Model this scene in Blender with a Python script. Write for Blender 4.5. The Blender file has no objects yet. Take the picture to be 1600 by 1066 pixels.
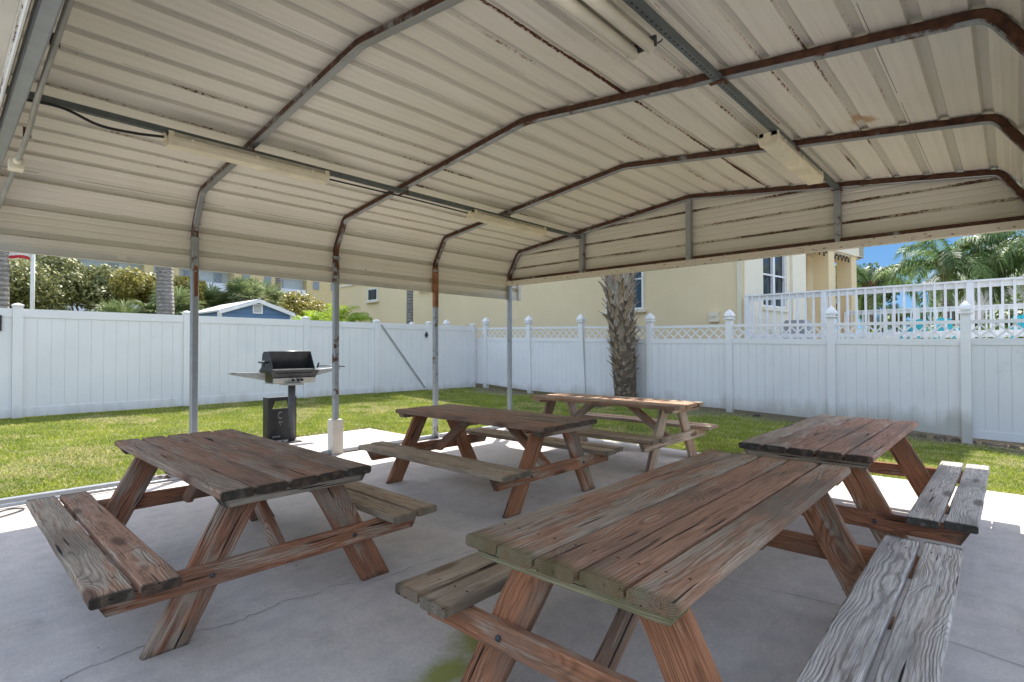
import bpy, math, random
import numpy as np
from mathutils import Vector, Matrix, Quaternion
random.seed(7); RNG = np.random.default_rng(7)
sc = bpy.context.scene
COL = sc.collection
R = math.radians

# ------------------------------------------------------------------ camera
yaw, pitch, roll = 0.7481, 0.0154, -0.0019
fwd = Vector((-math.sin(yaw)*math.cos(pitch), math.cos(yaw)*math.cos(pitch), math.sin(pitch)))
rgt = Vector((math.cos(yaw), math.sin(yaw), 0)); up = rgt.cross(fwd)
r2 = rgt*math.cos(roll)+up*math.sin(roll); u2 = -rgt*math.sin(roll)+up*math.cos(roll)
cam_d = bpy.data.cameras.new('camera'); cam = bpy.data.objects.new('camera', cam_d); COL.objects.link(cam)
cam.matrix_world = Matrix(((r2.x, u2.x, -fwd.x, 0), (r2.y, u2.y, -fwd.y, 0), (r2.z, u2.z, -fwd.z, 1.2407), (0, 0, 0, 1)))
cam_d.sensor_width = 36; cam_d.lens = 36*840.9/1600; cam_d.clip_start = 0.03; cam_d.clip_end = 2000
sc.camera = cam

# ------------------------------------------------------------------ world, sun, exposure
w = bpy.data.worlds.new('World'); sc.world = w; w.use_nodes = True
nt = w.node_tree; nt.nodes.clear()
sky = nt.nodes.new('ShaderNodeTexSky'); sky.sky_type = 'NISHITA'; sky.sun_disc = False
sky.sun_elevation = R(52.5); sky.sun_rotation = R(-36); sky.altitude = 0
sky.air_density = 1.0; sky.dust_density = 0.2; sky.ozone_density = 2.5
bg = nt.nodes.new('ShaderNodeBackground'); bg.inputs['Strength'].default_value = 0.15
wo = nt.nodes.new('ShaderNodeOutputWorld')
# deep clear Florida blue: the low part of the sky is bluer and darker than the hazy model sky
tc = nt.nodes.new('ShaderNodeTexCoord'); sx = nt.nodes.new('ShaderNodeSeparateXYZ'); nt.links.new(tc.outputs['Generated'], sx.inputs[0])
mr = nt.nodes.new('ShaderNodeMapRange'); mr.inputs[1].default_value = 0.20; mr.inputs[2].default_value = 0.42; nt.links.new(sx.outputs[2], mr.inputs[0])
hz = nt.nodes.new('ShaderNodeMapRange'); hz.inputs[1].default_value = 0.0; hz.inputs[2].default_value = 0.22; nt.links.new(sx.outputs[2], hz.inputs[0])
lowb = nt.nodes.new('ShaderNodeMix'); lowb.data_type = 'RGBA'; lowb.inputs[6].default_value = (.42, .80, 1.25, 1); lowb.inputs[7].default_value = (.19, .50, 1.08, 1); nt.links.new(hz.outputs[0], lowb.inputs[0])
mpn = nt.nodes.new('ShaderNodeMapping'); mpn.inputs['Scale'].default_value = (3, 3, 9); nt.links.new(tc.outputs['Generated'], mpn.inputs[0])
cn = nt.nodes.new('ShaderNodeTexNoise'); cn.inputs['Scale'].default_value = 1.6; cn.inputs['Detail'].default_value = 7; nt.links.new(mpn.outputs[0], cn.inputs['Vector'])
cr_ = nt.nodes.new('ShaderNodeMapRange'); cr_.inputs[1].default_value = .52; cr_.inputs[2].default_value = .78; cr_.inputs[4].default_value = .6; nt.links.new(cn.outputs[0], cr_.inputs[0])
cl = nt.nodes.new('ShaderNodeMix'); cl.data_type = 'RGBA'; cl.inputs[7].default_value = (1.1, 1.25, 1.4, 1); nt.links.new(cr_.outputs[0], cl.inputs[0]); nt.links.new(lowb.outputs[2], cl.inputs[6])
wb = nt.nodes.new('ShaderNodeMix'); wb.data_type = 'RGBA'; wb.blend_type = 'MULTIPLY'; wb.inputs[0].default_value = 1; wb.inputs[7].default_value = (1.48, 1.04, .73, 1); nt.links.new(sky.outputs[0], wb.inputs[6])
mm = nt.nodes.new('ShaderNodeMix'); mm.data_type = 'RGBA'; nt.links.new(mr.outputs[0], mm.inputs[0])
nt.links.new(cl.outputs[2], mm.inputs[6]); nt.links.new(wb.outputs[2], mm.inputs[7])
nt.links.new(mm.outputs[2], bg.inputs[0]); nt.links.new(bg.outputs[0], wo.inputs[0])
sun_d = bpy.data.lights.new('sun', 'SUN'); sun_d.energy = 2.0; sun_d.angle = R(0.5); sun_d.color = (1, 0.95, 0.87)
sun = bpy.data.objects.new('sun', sun_d); COL.objects.link(sun)
sun.rotation_euler = Vector((-0.45, 0.62, 1)).to_track_quat('Z', 'Y').to_euler()
sc.view_settings.view_transform = 'Standard'; sc.view_settings.look = 'None'
sc.view_settings.exposure = 2.34; sc.view_settings.gamma = 1
sc.cycles.max_bounces = 10; sc.cycles.diffuse_bounces = 7; sc.cycles.use_denoising = True

# ------------------------------------------------------------------ helpers
def tag(o, label=None, cat=None, group=None, kind=None):
    if label: o['label'] = label
    if cat: o['category'] = cat
    if group: o['group'] = group
    if kind: o['kind'] = kind
    return o
def empty(name, loc, label, cat, group=None, rz=0):
    o = bpy.data.objects.new(name, None); COL.objects.link(o); o.location = loc; o.rotation_euler = (0, 0, rz)
    o.empty_display_size = 0.1
    return tag(o, label, cat, group)

class MB:
    """mesh collector: verts, faces, material index per face, float-vector point attributes"""
    def __init__(s): s.v = []; s.f = []; s.m = []; s.gc = []; s.bo = []; s.sm = []
    def add(s, vs, fs, mi=0, gc=None, bo=(0, 0, 0), smooth=False):
        n = len(s.v); s.v += [tuple(p) for p in vs]
        s.gc += ([tuple(g) for g in gc] if gc is not None else [tuple(p) for p in vs])
        s.bo += [tuple(bo)]*len(vs) if not isinstance(bo, list) else [tuple(b) for b in bo]
        for f in fs: s.f.append(tuple(n+i for i in f)); s.m.append(mi); s.sm.append(smooth)
        return s
    def box(s, c, d, mi=0, rz=0, M=None):
        x, y, z = d[0]/2, d[1]/2, d[2]/2
        P = [Vector((a, b, e)) for a in (-x, x) for b in (-y, y) for e in (-z, z)]
        Mx = M if M is not None else Matrix.Rotation(rz, 3, 'Z')
        P = [Mx @ p + Vector(c) for p in P]
        return s.add(P, [(0, 1, 3, 2), (4, 6, 7, 5), (0, 4, 5, 1), (2, 3, 7, 6), (0, 2, 6, 4), (1, 5, 7, 3)], mi)
    def bbox(s, lo, hi, mi=0):
        return s.box([(a+b)/2 for a, b in zip(lo, hi)], [b-a for a, b in zip(lo, hi)], mi)
    def sweep(s, pts, prof, mi=0, upv=(0, 0, 1), caps=True, smooth=False, scales=None):
        """sweep a closed 2D profile [(a,b)] along pts, mitred; a along side vector, b along up"""
        pts = [Vector(p) for p in pts]; n = len(pts); k = len(prof); V = []
        upv = Vector(upv)
        for i, p in enumerate(pts):
            t0 = (pts[i]-pts[i-1]).normalized() if i > 0 else (pts[1]-pts[0]).normalized()
            t1 = (pts[i+1]-pts[i]).normalized() if i < n-1 else t0
            t = (t0+t1).normalized(); side = t.cross(upv)
            if side.length < 1e-4: side = t.cross(Vector((1, 0, 0)))
            side.normalize(); u = side.cross(t).normalized()
            ms = 1/max(0.5, t.dot(t1)) if n > 2 else 1
            sc_ = scales[i] if scales else 1
            for a, b in prof: V.append(p+side*a*sc_+u*b*sc_*ms)
        F = []
        for i in range(n-1):
            for j in range(k):
                F.append((i*k+j, i*k+(j+1) % k, (i+1)*k+(j+1) % k, (i+1)*k+j))
        if caps: F.append(tuple(range(k))[::-1]); F.append(tuple((n-1)*k+j for j in range(k)))
        return s.add(V, F, mi, smooth=smooth)
    def tube(s, pts, r, mi=0, seg=10, caps=True, radii=None):
        prof = [(r*math.cos(2*math.pi*j/seg), r*math.sin(2*math.pi*j/seg)) for j in range(seg)]
        return s.sweep(pts, prof, mi, caps=caps, smooth=True, scales=[q/r for q in radii] if radii else None)
    def prism(s, poly, axis, a, b, mi=0):
        """extrude polygon (2D) along axis 'x','y','z' from a to b"""
        n = len(poly); V = []
        for t in (a, b):
            for p, q in poly: V.append({'x': (t, p, q), 'y': (p, t, q), 'z': (p, q, t)}[axis])
        F = [tuple(range(n))[::-1], tuple(range(n, 2*n))]+[(i, (i+1) % n, n+(i+1) % n, n+i) for i in range(n)]
        return s.add(V, F, mi)
    def board(s, p0, p1, wid, thk, upv=(0, 0, 1), mi=0, n0=None, n1=None, ch=0.005, seg=10, jit=0.0012, rnd=None):
        """wooden board from p0 to p1 (centre line); wid across, thk along upv; n0/n1 optional end plane normals"""
        p0, p1, upv = Vector(p0), Vector(p1), Vector(upv); t = (p1-p0); L = t.length; t.normalize()
        side = upv.cross(t).normalized(); u = t.cross(side).normalized()
        a, b = wid/2, thk/2
        prof = [(-a+ch, -b), (a-ch, -b), (a, -b+ch), (a, b-ch), (a-ch, b), (-a+ch, b), (-a, b-ch), (-a, -b+ch)]
        rr = rnd or random
        o1, o2, o3 = rr.uniform(-.05, .05), rr.choice([-1, 1])*rr.uniform(.05, .12), rr.random()
        ox = rr.uniform(0, 40); V = []; G = []; B = []
        for i in range(seg+1):
            f = i/seg; c = p0+t*L*f
            wob = rr.gauss(0, jit)
            for j, (x, y) in enumerate(prof):
                q = c+side*(x+rr.gauss(0, jit)*0.6+wob*0.5)+u*(y+rr.gauss(0, jit)*0.35)
                if i == 0 and n0 is not None: q = q-t*((q-p0).dot(Vector(n0))/t.dot(Vector(n0)))
                if i == seg and n1 is not None: q = q-t*((q-p1).dot(Vector(n1))/t.dot(Vector(n1)))
                V.append(q); G.append(((q-p0).dot(t)+ox, x, y)); B.append((o1, o2, o3))
        F = []
        for i in range(seg):
            for j in range(8): F.append((i*8+j, i*8+(j+1) % 8, (i+1)*8+(j+1) % 8, (i+1)*8+j))
        F.append(tuple(range(8))[::-1]); F.append(tuple(seg*8+j for j in range(8)))
        n = len(s.v); s.v += [tuple(p) for p in V]; s.gc += G; s.bo += B
        s.f += [tuple(n+i for i in f) for f in F]; s.m += [mi]*len(F); s.sm += [False]*len(F)
        if not hasattr(s, 'ed'): s.ed = {}
        for i in range(seg+1):
            for j in range(8): s.ed[n+i*8+j] = min(i, seg-i)/seg*L
        return s
    def build(s, name, mats, parent=None, loc=(0, 0, 0)):
        me = bpy.data.meshes.new(name)
        me.from_pydata(s.v, [], s.f)
        mats = mats if isinstance(mats, (list, tuple)) else [mats]
        for m in mats: me.materials.append(m)
        me.polygons.foreach_set('material_index', s.m)
        me.polygons.foreach_set('use_smooth', s.sm)
        a = me.attributes.new('gc', 'FLOAT_VECTOR', 'POINT'); a.data.foreach_set('vector', np.array(s.gc, dtype=np.float32).ravel())
        a = me.attributes.new('bo', 'FLOAT_VECTOR', 'POINT'); a.data.foreach_set('vector', np.array(s.bo, dtype=np.float32).ravel())
        if hasattr(s, 'ed'):
            a = me.attributes.new('ed', 'FLOAT', 'POINT'); arr = np.full(len(s.v), 9, dtype=np.float32)
            for k_, v_ in s.ed.items(): arr[k_] = v_
            a.data.foreach_set('value', arr)
        me.update(); me.validate()
        o = bpy.data.objects.new(name, me); COL.objects.link(o); o.location = loc
        if parent: o.parent = parent
        return o

def np_mesh(name, V, F, mat, parent=None, rv=None, smooth=False):
    """V (n,3), F (m,k) arrays -> object; rv per-vertex random attribute"""
    me = bpy.data.meshes.new(name); n, m, k = len(V), len(F), F.shape[1]
    me.vertices.add(n); me.vertices.foreach_set('co', V.astype(np.float32).ravel())
    me.loops.add(m*k); me.loops.foreach_set('vertex_index', F.astype(np.int32).ravel())
    me.polygons.add(m); me.polygons.foreach_set('loop_start', (np.arange(m)*k).astype(np.int32))
    me.update(calc_edges=True)
    me.polygons.foreach_set('use_smooth', np.full(m, smooth))
    if rv is not None:
        a = me.attributes.new('rv', 'FLOAT', 'POINT'); a.data.foreach_set('value', rv.astype(np.float32))
    me.materials.append(mat); me.validate()
    o = bpy.data.objects.new(name, me); COL.objects.link(o)
    if parent: o.parent = parent
    return o

def copy_tree(o, parent=None):
    c = o.copy(); COL.objects.link(c); c.parent = parent
    for ch in list(o.children): copy_tree(ch, c)
    return c

# ------------------------------------------------------------------ node helpers
class NT:
    def __init__(s, name):
        s.m = bpy.data.materials.new(name); s.m.use_nodes = True; s.t = s.m.node_tree
        s.b = s.t.nodes['Principled BSDF']
    def n(s, typ, **kw):
        nd = s.t.nodes.new(typ)
        for k, v in kw.items():
            if k.startswith('i_'):
                key = k[2:]; key = int(key) if key.isdigit() else key
                nd.inputs[key].default_value = v
            else: setattr(nd, k, v)
        return nd
    def l(s, a, b): s.t.links.new(a, b)
    def val(s, x, sock):
        if isinstance(x, (int, float)): sock.default_value = x
        elif isinstance(x, tuple): sock.default_value = x if len(x) == 4 or sock.type == 'VECTOR' else (*x, 1)
        else: s.l(x, sock)
    def math(s, op, a, b=0.0, c=None, clamp=False):
        nd = s.t.nodes.new('ShaderNodeMath'); nd.operation = op; nd.use_clamp = clamp
        s.val(a, nd.inputs[0]); s.val(b, nd.inputs[1])
        if c is not None: s.val(c, nd.inputs[2])
        return nd.outputs[0]
    def mix(s, f, a, b, mode='MIX'):
        nd = s.t.nodes.new('ShaderNodeMix'); nd.data_type = 'RGBA'; nd.blend_type = mode; nd.clamp_factor = True
        s.val(f, nd.inputs[0]); s.val(a, nd.inputs[6]); s.val(b, nd.inputs[7])
        return nd.outputs[2]
    def noise(s, vec, scale, detail=4, rough=0.55, dist=0.0):
        nd = s.n('ShaderNodeTexNoise'); nd.inputs['Scale'].default_value = scale; nd.inputs['Detail'].default_value = detail
        nd.inputs['Roughness'].default_value = rough; nd.inputs['Distortion'].default_value = dist
        if vec is not None: s.l(vec, nd.inputs['Vector'])
        return nd.outputs['Fac']
    def ramp(s, f, lo, hi, a=0.0, b=1.0):
        nd = s.n('ShaderNodeMapRange'); nd.clamp = True
        s.val(f, nd.inputs[0]); nd.inputs[1].default_value = lo; nd.inputs[2].default_value = hi
        nd.inputs[3].default_value = a; nd.inputs[4].default_value = b
        return nd.outputs[0]
    def obj(s): return s.n('ShaderNodeTexCoord').outputs['Object']
    def pos(s): return s.n('ShaderNodeNewGeometry').outputs['Position']
    def attr(s, name): return s.n('ShaderNodeAttribute', attribute_name=name)
    def mapv(s, vec, scale=(1, 1, 1), loc=(0, 0, 0)):
        nd = s.n('ShaderNodeMapping'); s.l(vec, nd.inputs['Vector']); nd.inputs['Scale'].default_value = scale; nd.inputs['Location'].default_value = loc
        return nd.outputs[0]
    def xyz(s, v): nd = s.n('ShaderNodeSeparateXYZ'); s.l(v, nd.inputs[0]); return nd.outputs
    def cxyz(s, a, b, c):
        nd = s.n('ShaderNodeCombineXYZ'); s.val(a, nd.inputs[0]); s.val(b, nd.inputs[1]); s.val(c, nd.inputs[2]); return nd.outputs[0]
    def out(s, color=None, rough=0.6, bump=None, bs=0.3, bd=0.01, metal=0.0, spec=None):
        if color is not None: s.val(color, s.b.inputs['Base Color'])
        s.val(rough, s.b.inputs['Roughness']); s.val(metal, s.b.inputs['Metallic'])
        if spec is not None: s.b.inputs['Specular IOR Level'].default_value = spec
        if bump is not None:
            b = s.n('ShaderNodeBump'); b.inputs['Strength'].default_value = bs; b.inputs['Distance'].default_value = bd
            s.l(bump, b.inputs['Height']); s.l(b.outputs[0], s.b.inputs['Normal'])
        return s.m

def simple(name, col, rough=0.6, metal=0.0, var=0.12, scale=6, bs=0.15, spec=None):
    t = NT(name); p = t.obj(); f = t.noise(p, scale, 5)
    dark = tuple(c*(1-var*2) for c in col); lite = tuple(min(1, c*(1+var)) for c in col)
    c = t.mix(t.ramp(f, .3, .7), dark, lite)
    return t.out(c, rough, t.noise(p, scale*9, 3), bs, 0.004, metal, spec)

def wood(name, stain, grey, amount, algae=0.0, endk=0.75, lite=1.0, rc=1.0):
    t = NT(name); g = t.attr('gc').outputs['Vector']; bo = t.attr('bo').outputs['Vector']
    gx, gy, gz = t.xyz(g); bx, by, bz = t.xyz(bo)
    # slow warp of the pith along the board
    wv = t.cxyz(t.math('MULTIPLY', gx, 0.9), t.math('MULTIPLY', bz, 30.0), t.math('MULTIPLY', gy, 1.5))
    w1 = t.math('MULTIPLY', t.math('SUBTRACT', t.noise(wv, 1.0, 2), .5), 0.16)
    wv2 = t.cxyz(t.math('MULTIPLY', gx, 5.0), t.math('MULTIPLY', gy, 9.0), t.math('MULTIPLY', bz, 17.0))
    w2 = t.math('MULTIPLY', t.math('SUBTRACT', t.noise(wv2, 1.0, 2), .5), 0.016)
    # knots
    kv = t.cxyz(t.math('MULTIPLY', gx, 1.5), t.math('MULTIPLY', gy, 5.0), t.math('MULTIPLY', bz, 40.0))
    vo = t.n('ShaderNodeTexVoronoi'); vo.inputs['Scale'].default_value = 1.0; t.l(kv, vo.inputs['Vector'])
    kd = vo.outputs['Distance']
    kn = t.math('POWER', 2.718, t.math('MULTIPLY', t.math('MULTIPLY', kd, kd), -22.0))
    yy = t.math('ADD', t.math('ADD', gy, bx), w1); zz = t.math('ADD', gz, by)
    r = t.math('SQRT', t.math('ADD', t.math('MULTIPLY', yy, yy), t.math('MULTIPLY', zz, zz)))
    r = t.math('ADD', t.math('ADD', r, w2), t.math('MULTIPLY', kn, 0.045))
    ph = t.math('MULTIPLY', r, 2*math.pi/0.0062)
    ring = t.math('ADD', t.math('MULTIPLY', t.math('SINE', ph), .5), .5)
    ring = t.math('POWER', ring, 2.0)
    rs_ = t.noise(t.cxyz(t.math('MULTIPLY', gx, 1.8), t.math('MULTIPLY', gy, 14.0), t.math('MULTIPLY', bz, 31.0)), 1.0, 3)
    ring = t.math('MULTIPLY', ring, t.ramp(rs_, .34, .62, .18, 1.0))
    # fine fibres
    fv = t.cxyz(t.math('MULTIPLY', gx, 6.0), t.math('MULTIPLY', gy, 330.0), t.math('MULTIPLY', gz, 330.0))
    fib = t.noise(fv, 1.0, 3, 0.7)
    cv = t.cxyz(t.math('MULTIPLY', gx, 2.2), t.math('MULTIPLY', gy, 60.0), t.math('MULTIPLY', t.math('ADD', gz, bz), 60.0))
    crk = t.ramp(t.noise(cv, 1.0, 2, .5), .67, .71)
    # weather mask
    mv = t.cxyz(t.math('MULTIPLY', gx, 2.2), t.math('MULTIPLY', gy, 11.0), t.math('ADD', t.math('MULTIPLY', bz, 23.0), t.math('MULTIPLY', gz, 8.0)))
    msk = t.math('ADD', t.noise(mv, 1.0, 5, .62), t.math('MULTIPLY', t.math('SUBTRACT', bz, .5), .22))
    msk = t.math('ADD', msk, t.math('MULTIPLY', t.math('SUBTRACT', fib, .5), .30))
    msk = t.math('ADD', msk, t.math('MULTIPLY', t.math('SUBTRACT', ring, .5), -.10))
    msk = t.ramp(msk, .62-amount*.30, .74-amount*.30)
    s_l = tuple(c*(1+.22*rc) for c in stain); s_d = tuple(c*(1-.34*rc) for c in stain)
    g_l = tuple(c*(1+.15*rc)*lite for c in grey); g_d = tuple(c*(1-.42*rc) for c in grey)
    cs = t.mix(ring, s_l, s_d); cg = t.mix(ring, g_l, g_d)
    c = t.mix(msk, cs, cg)
    c = t.mix(t.ramp(fib, .38, .62), t.mix(0.5, c, (0.02, .013, .009)), c)
    blo = t.noise(t.cxyz(t.math('MULTIPLY', gx, 1.3), t.math('MULTIPLY', gy, 5.0), t.math('MULTIPLY', bz, 11.0)), 1.0, 3)
    c = t.mix(t.ramp(blo, .50, .66, 0, .7), c, tuple(q*.35 for q in grey))
    c = t.mix(t.ramp(kn, .55, .85), c, tuple(q*.35 for q in stain))
    c = t.mix(crk, c, (.014, .011, .009))
    ed = t.attr('ed').outputs['Fac']
    ev = t.math('ADD', ed, t.math('MULTIPLY', t.math('SUBTRACT', t.noise(g, 30.0, 3), .5), .05))
    e1 = t.ramp(ev, .0, .028, endk, 0)
    c = t.mix(e1, c, (.03, .027, .02))
    if algae > 0:
        a1 = t.ramp(t.math('ADD', t.math('ADD', ed, 0.0), t.math('MULTIPLY', t.math('SUBTRACT', t.noise(t.pos(), 7.0, 4), .5), .16)), .0, .055, algae, 0)
        c = t.mix(a1, c, t.mix(fib, (.09, .08, .03), (.20, .18, .07)))
    h = t.math('ADD', t.math('MULTIPLY', ring, -.6), t.math('ADD', t.math('MULTIPLY', fib, .5), t.math('MULTIPLY', crk, -1.6)))
    return t.out(c, .82, h, .85, .0028, spec=.25)

# woods of the five tables
GRY = (.34, .285, .235); SIL = (.50, .46, .43)
W_dark = wood('wood_dark_brown', (.36, .20, .13), (.37, .28, .21), .34, .0, .9, rc=.6)
W_darkb = wood('wood_bench_grey_brown', (.42, .235, .15), (.46, .375, .285), .52, .0, .9)
W_red = wood('wood_red_brown', (.44, .25, .165), (.42, .32, .245), .42, rc=.5)
W_tan = wood('wood_tan_grey', (.48, .33, .21), (.48, .38, .27), .62, .0, .5, rc=.7)
W_leg = wood('wood_leg_red', (.41, .175, .085), (.48, .36, .26), .13, .0, .6)
W_legd = wood('wood_leg_dark', (.36, .155, .085), (.44, .33, .24), .13, .0, .6)
W_near = wood('wood_top_red_grey', (.41, .225, .14), (.42, .325, .24), .30, .5, .4, rc=.7)
W_silv = wood('wood_silver_grey', (.50, .43, .37), (.58, .53, .48), .85, .0, .9)
W_right = wood('wood_top_worn_red', (.48, .27, .19), (.54, .44, .36), .40, .0, .9, rc=.5)
W_far = wood('wood_orange_tan', (.50, .30, .19), (.54, .43, .32), .45, .0, .3, rc=.6)
W_algae = wood('wood_green_algae', (.34, .29, .15), (.38, .34, .20), .6, .4, .2, rc=.6)

def steel(name, rust_lo, rust_hi, col=(.33, .35, .37)):
    t = NT(name); p = t.obj(); n = t.xyz(t.n('ShaderNodeNewGeometry').outputs['Normal'])
    f = t.noise(p, 3.0, 7, .65); f2 = t.noise(p, 22.0, 4)
    side = t.ramp(n[2], -.8, -.1, -.22, .14)            # the underside keeps its zinc, the sides rust
    m = t.math('ADD', t.math('ADD', f, t.math('MULTIPLY', t.math('SUBTRACT', f2, .5), .35)), side)
    m = t.ramp(m, rust_lo, rust_hi)
    rust = t.mix(t.ramp(f2, .3, .75), (.035, .016, .010), (.13, .055, .028))
    zinc = t.mix(t.noise(p, 9.0, 5, .7), tuple(c*.75 for c in col), tuple(c*1.25 for c in col))
    c = t.mix(m, zinc, rust)
    return t.out(c, t.ramp(m, 0, 1, .48, .9), f2, .3, .003, t.ramp(m, 0, 1, .55, 0))
M_zinc = steel('galvanised_steel', .74, .80)
M_part = steel('partly_rusted_steel', .55, .66, (.27, .28, .28))
M_rusty = steel('rusty_galvanised_steel', .42, .55)
M_vrusty = steel('heavily_rusted_steel', .36, .46)
M_rustonly = simple('brown_rust', (.12, .045, .02), .9, 0, .35, 14)

def roof_mat(name, base, horiz=False):
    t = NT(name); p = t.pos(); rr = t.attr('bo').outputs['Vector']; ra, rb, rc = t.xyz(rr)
    px, py, pz = t.xyz(p)
    al = px if horiz else py
    vein = t.noise(t.cxyz(t.math('MULTIPLY', al, .9), t.math('MULTIPLY', rb, 22.0), 0.0), 1.0, 4)
    c = t.mix(t.ramp(vein, .3, .7), tuple(q*.95 for q in base), tuple(q*1.04 for q in base))
    blot = t.noise(p, 1.1, 4); c = t.mix(t.ramp(blot, .52, .75, 0, .35), c, tuple(q*f for q, f in zip(base, (.80, .77, .68))))
    # rust runs along rib edges: attribute ra is how badly this edge rusts
    n1 = t.noise(t.cxyz(t.math('MULTIPLY', al, 1.3), t.math('MULTIPLY', rb, 8.0), 3.0), 1.0, 3)
    n2 = t.noise(t.cxyz(t.math('MULTIPLY', al, 34.0), t.math('MULTIPLY', rb, 150.0), 0.0), 1.0, 4, .7)
    s = t.math('ADD', t.math('MULTIPLY', ra, 1.0), t.math('ADD', t.math('MULTIPLY', t.math('SUBTRACT', n1, .5), .95), t.math('MULTIPLY', t.math('SUBTRACT', n2, .5), .9)))
    m1 = t.ramp(s, .50, .56); m0 = t.ramp(s, .38, .54, 0, .5)
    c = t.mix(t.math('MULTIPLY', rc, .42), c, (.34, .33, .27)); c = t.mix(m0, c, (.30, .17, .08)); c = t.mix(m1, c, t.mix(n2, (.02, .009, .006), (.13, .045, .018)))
    sp = t.ramp(t.noise(p, 26.0, 2, .5), .78, .80); c = t.mix(sp, c, (.06, .04, .03))
    if not horiz:
        for bx_, by_, br_ in ((-.77, 4.56, .10), (-.78, 4.9, .05), (-1.42, 4.62, .05)):
            ddx = t.math('SUBTRACT', px, bx_); ddy = t.math('SUBTRACT', py, by_); dd = t.math('SQRT', t.math('ADD', t.math('MULTIPLY', ddx, ddx), t.math('MULTIPLY', ddy, ddy)))
            dd = t.math('ADD', dd, t.math('MULTIPLY', t.math('SUBTRACT', t.noise(p, 16, 4, .7), .5), .14)); c = t.mix(t.ramp(dd, br_*.5, br_, .9, 0), c, t.mix(n2, (.30, .13, .05), (.58, .42, .24)))
    pt = t.ramp(t.noise(p, 1.9, 6, .75), .735, .76, 0, .8); c = t.mix(pt, c, (.36, .22, .09))
    return t.out(c, t.ramp(m1, 0, 1, .42, .9), t.noise(p, 60, 2), .06, .002)
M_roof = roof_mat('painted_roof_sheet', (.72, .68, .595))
M_gable = roof_mat('painted_gable_sheet', (.66, .63, .56), True)
M_trim = (lambda t: t.out(t.mix(t.ramp(t.noise(t.mapv(t.pos(), (1, 1, 2.2)), 17, 5, .7), .60, .63), (.60, .55, .47), (.11, .04, .02)), .6))(NT('trim_cream_rust_spots'))
M_trimc = simple('cream_trim', (.62, .60, .54), .45, 0, .06, 4)

def vinyl_mat():
    t = NT('white_vinyl'); p = t.pos(); z = t.xyz(p)[2]
    f = t.noise(p, 1.4, 5, .6)
    c = t.mix(t.ramp(f, .4, .7), (.80, .79, .785), (.745, .74, .74))
    d = t.math('ADD', t.math('MULTIPLY', z, 1.0), t.math('MULTIPLY', t.math('SUBTRACT', t.noise(t.mapv(p, (5, 5, 1.2)), 1.0, 5), .5), .55))
    c = t.mix(t.ramp(d, .02, .30, .6, 0), c, (.33, .31, .24))
    s = t.ramp(t.noise(p, 30, 2), .775, .80, 0, .8); c = t.mix(s, c, (.18, .16, .13))
    return t.out(c, .38, t.noise(p, 3), .05, .01)
M_vinyl = vinyl_mat()
def stained_vinyl():
    t = NT('mildewed_white_vinyl'); p = t.pos(); z = t.xyz(p)[2]
    m = t.math('MULTIPLY', t.ramp(t.noise(p, 13, 5, .8), .45, .62), t.ramp(t.noise(p, 1.3, 3), .42, .60))
    m = t.math('MULTIPLY', m, t.math('MULTIPLY', t.ramp(z, .75, 1.0), t.ramp(z, 1.3, 1.45, 1, 0)))
    c = t.mix(t.math('MULTIPLY', m, .55), (.70, .70, .71), (.26, .27, .24))
    return t.out(c, .45)
M_vinyl_st = stained_vinyl()
M_black = simple('black_paint', (.018, .018, .02), .45, 0, .2, 10)
M_blacksteel = simple('black_grill_steel', (.035, .038, .045), .42, .3, .2, 8)
M_stainless = simple('dull_stainless', (.48, .47, .44), .38, .75, .12, 12)
M_dulliron = simple('grey_painted_iron', (.085, .085, .09), .55, .3, .2, 9)
M_whitemark = simple('faded_white_marking', (.30, .30, .29), .7)
M_plast = simple('yellowed_white_plastic', (.80, .73, .56), .35, 0, .10, 5)
M_house = simple('light_fitting_housing', (.45, .42, .34), .5, 0, .15, 7)
M_tube = simple('white_lamp_tube', (.82, .77, .64), .3, 0, .06, 5)
M_cable = simple('black_cable', (.02, .02, .022), .6)
M_pvc = simple('grey_conduit', (.30, .29, .26), .42, .25, .12, 6)

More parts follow.
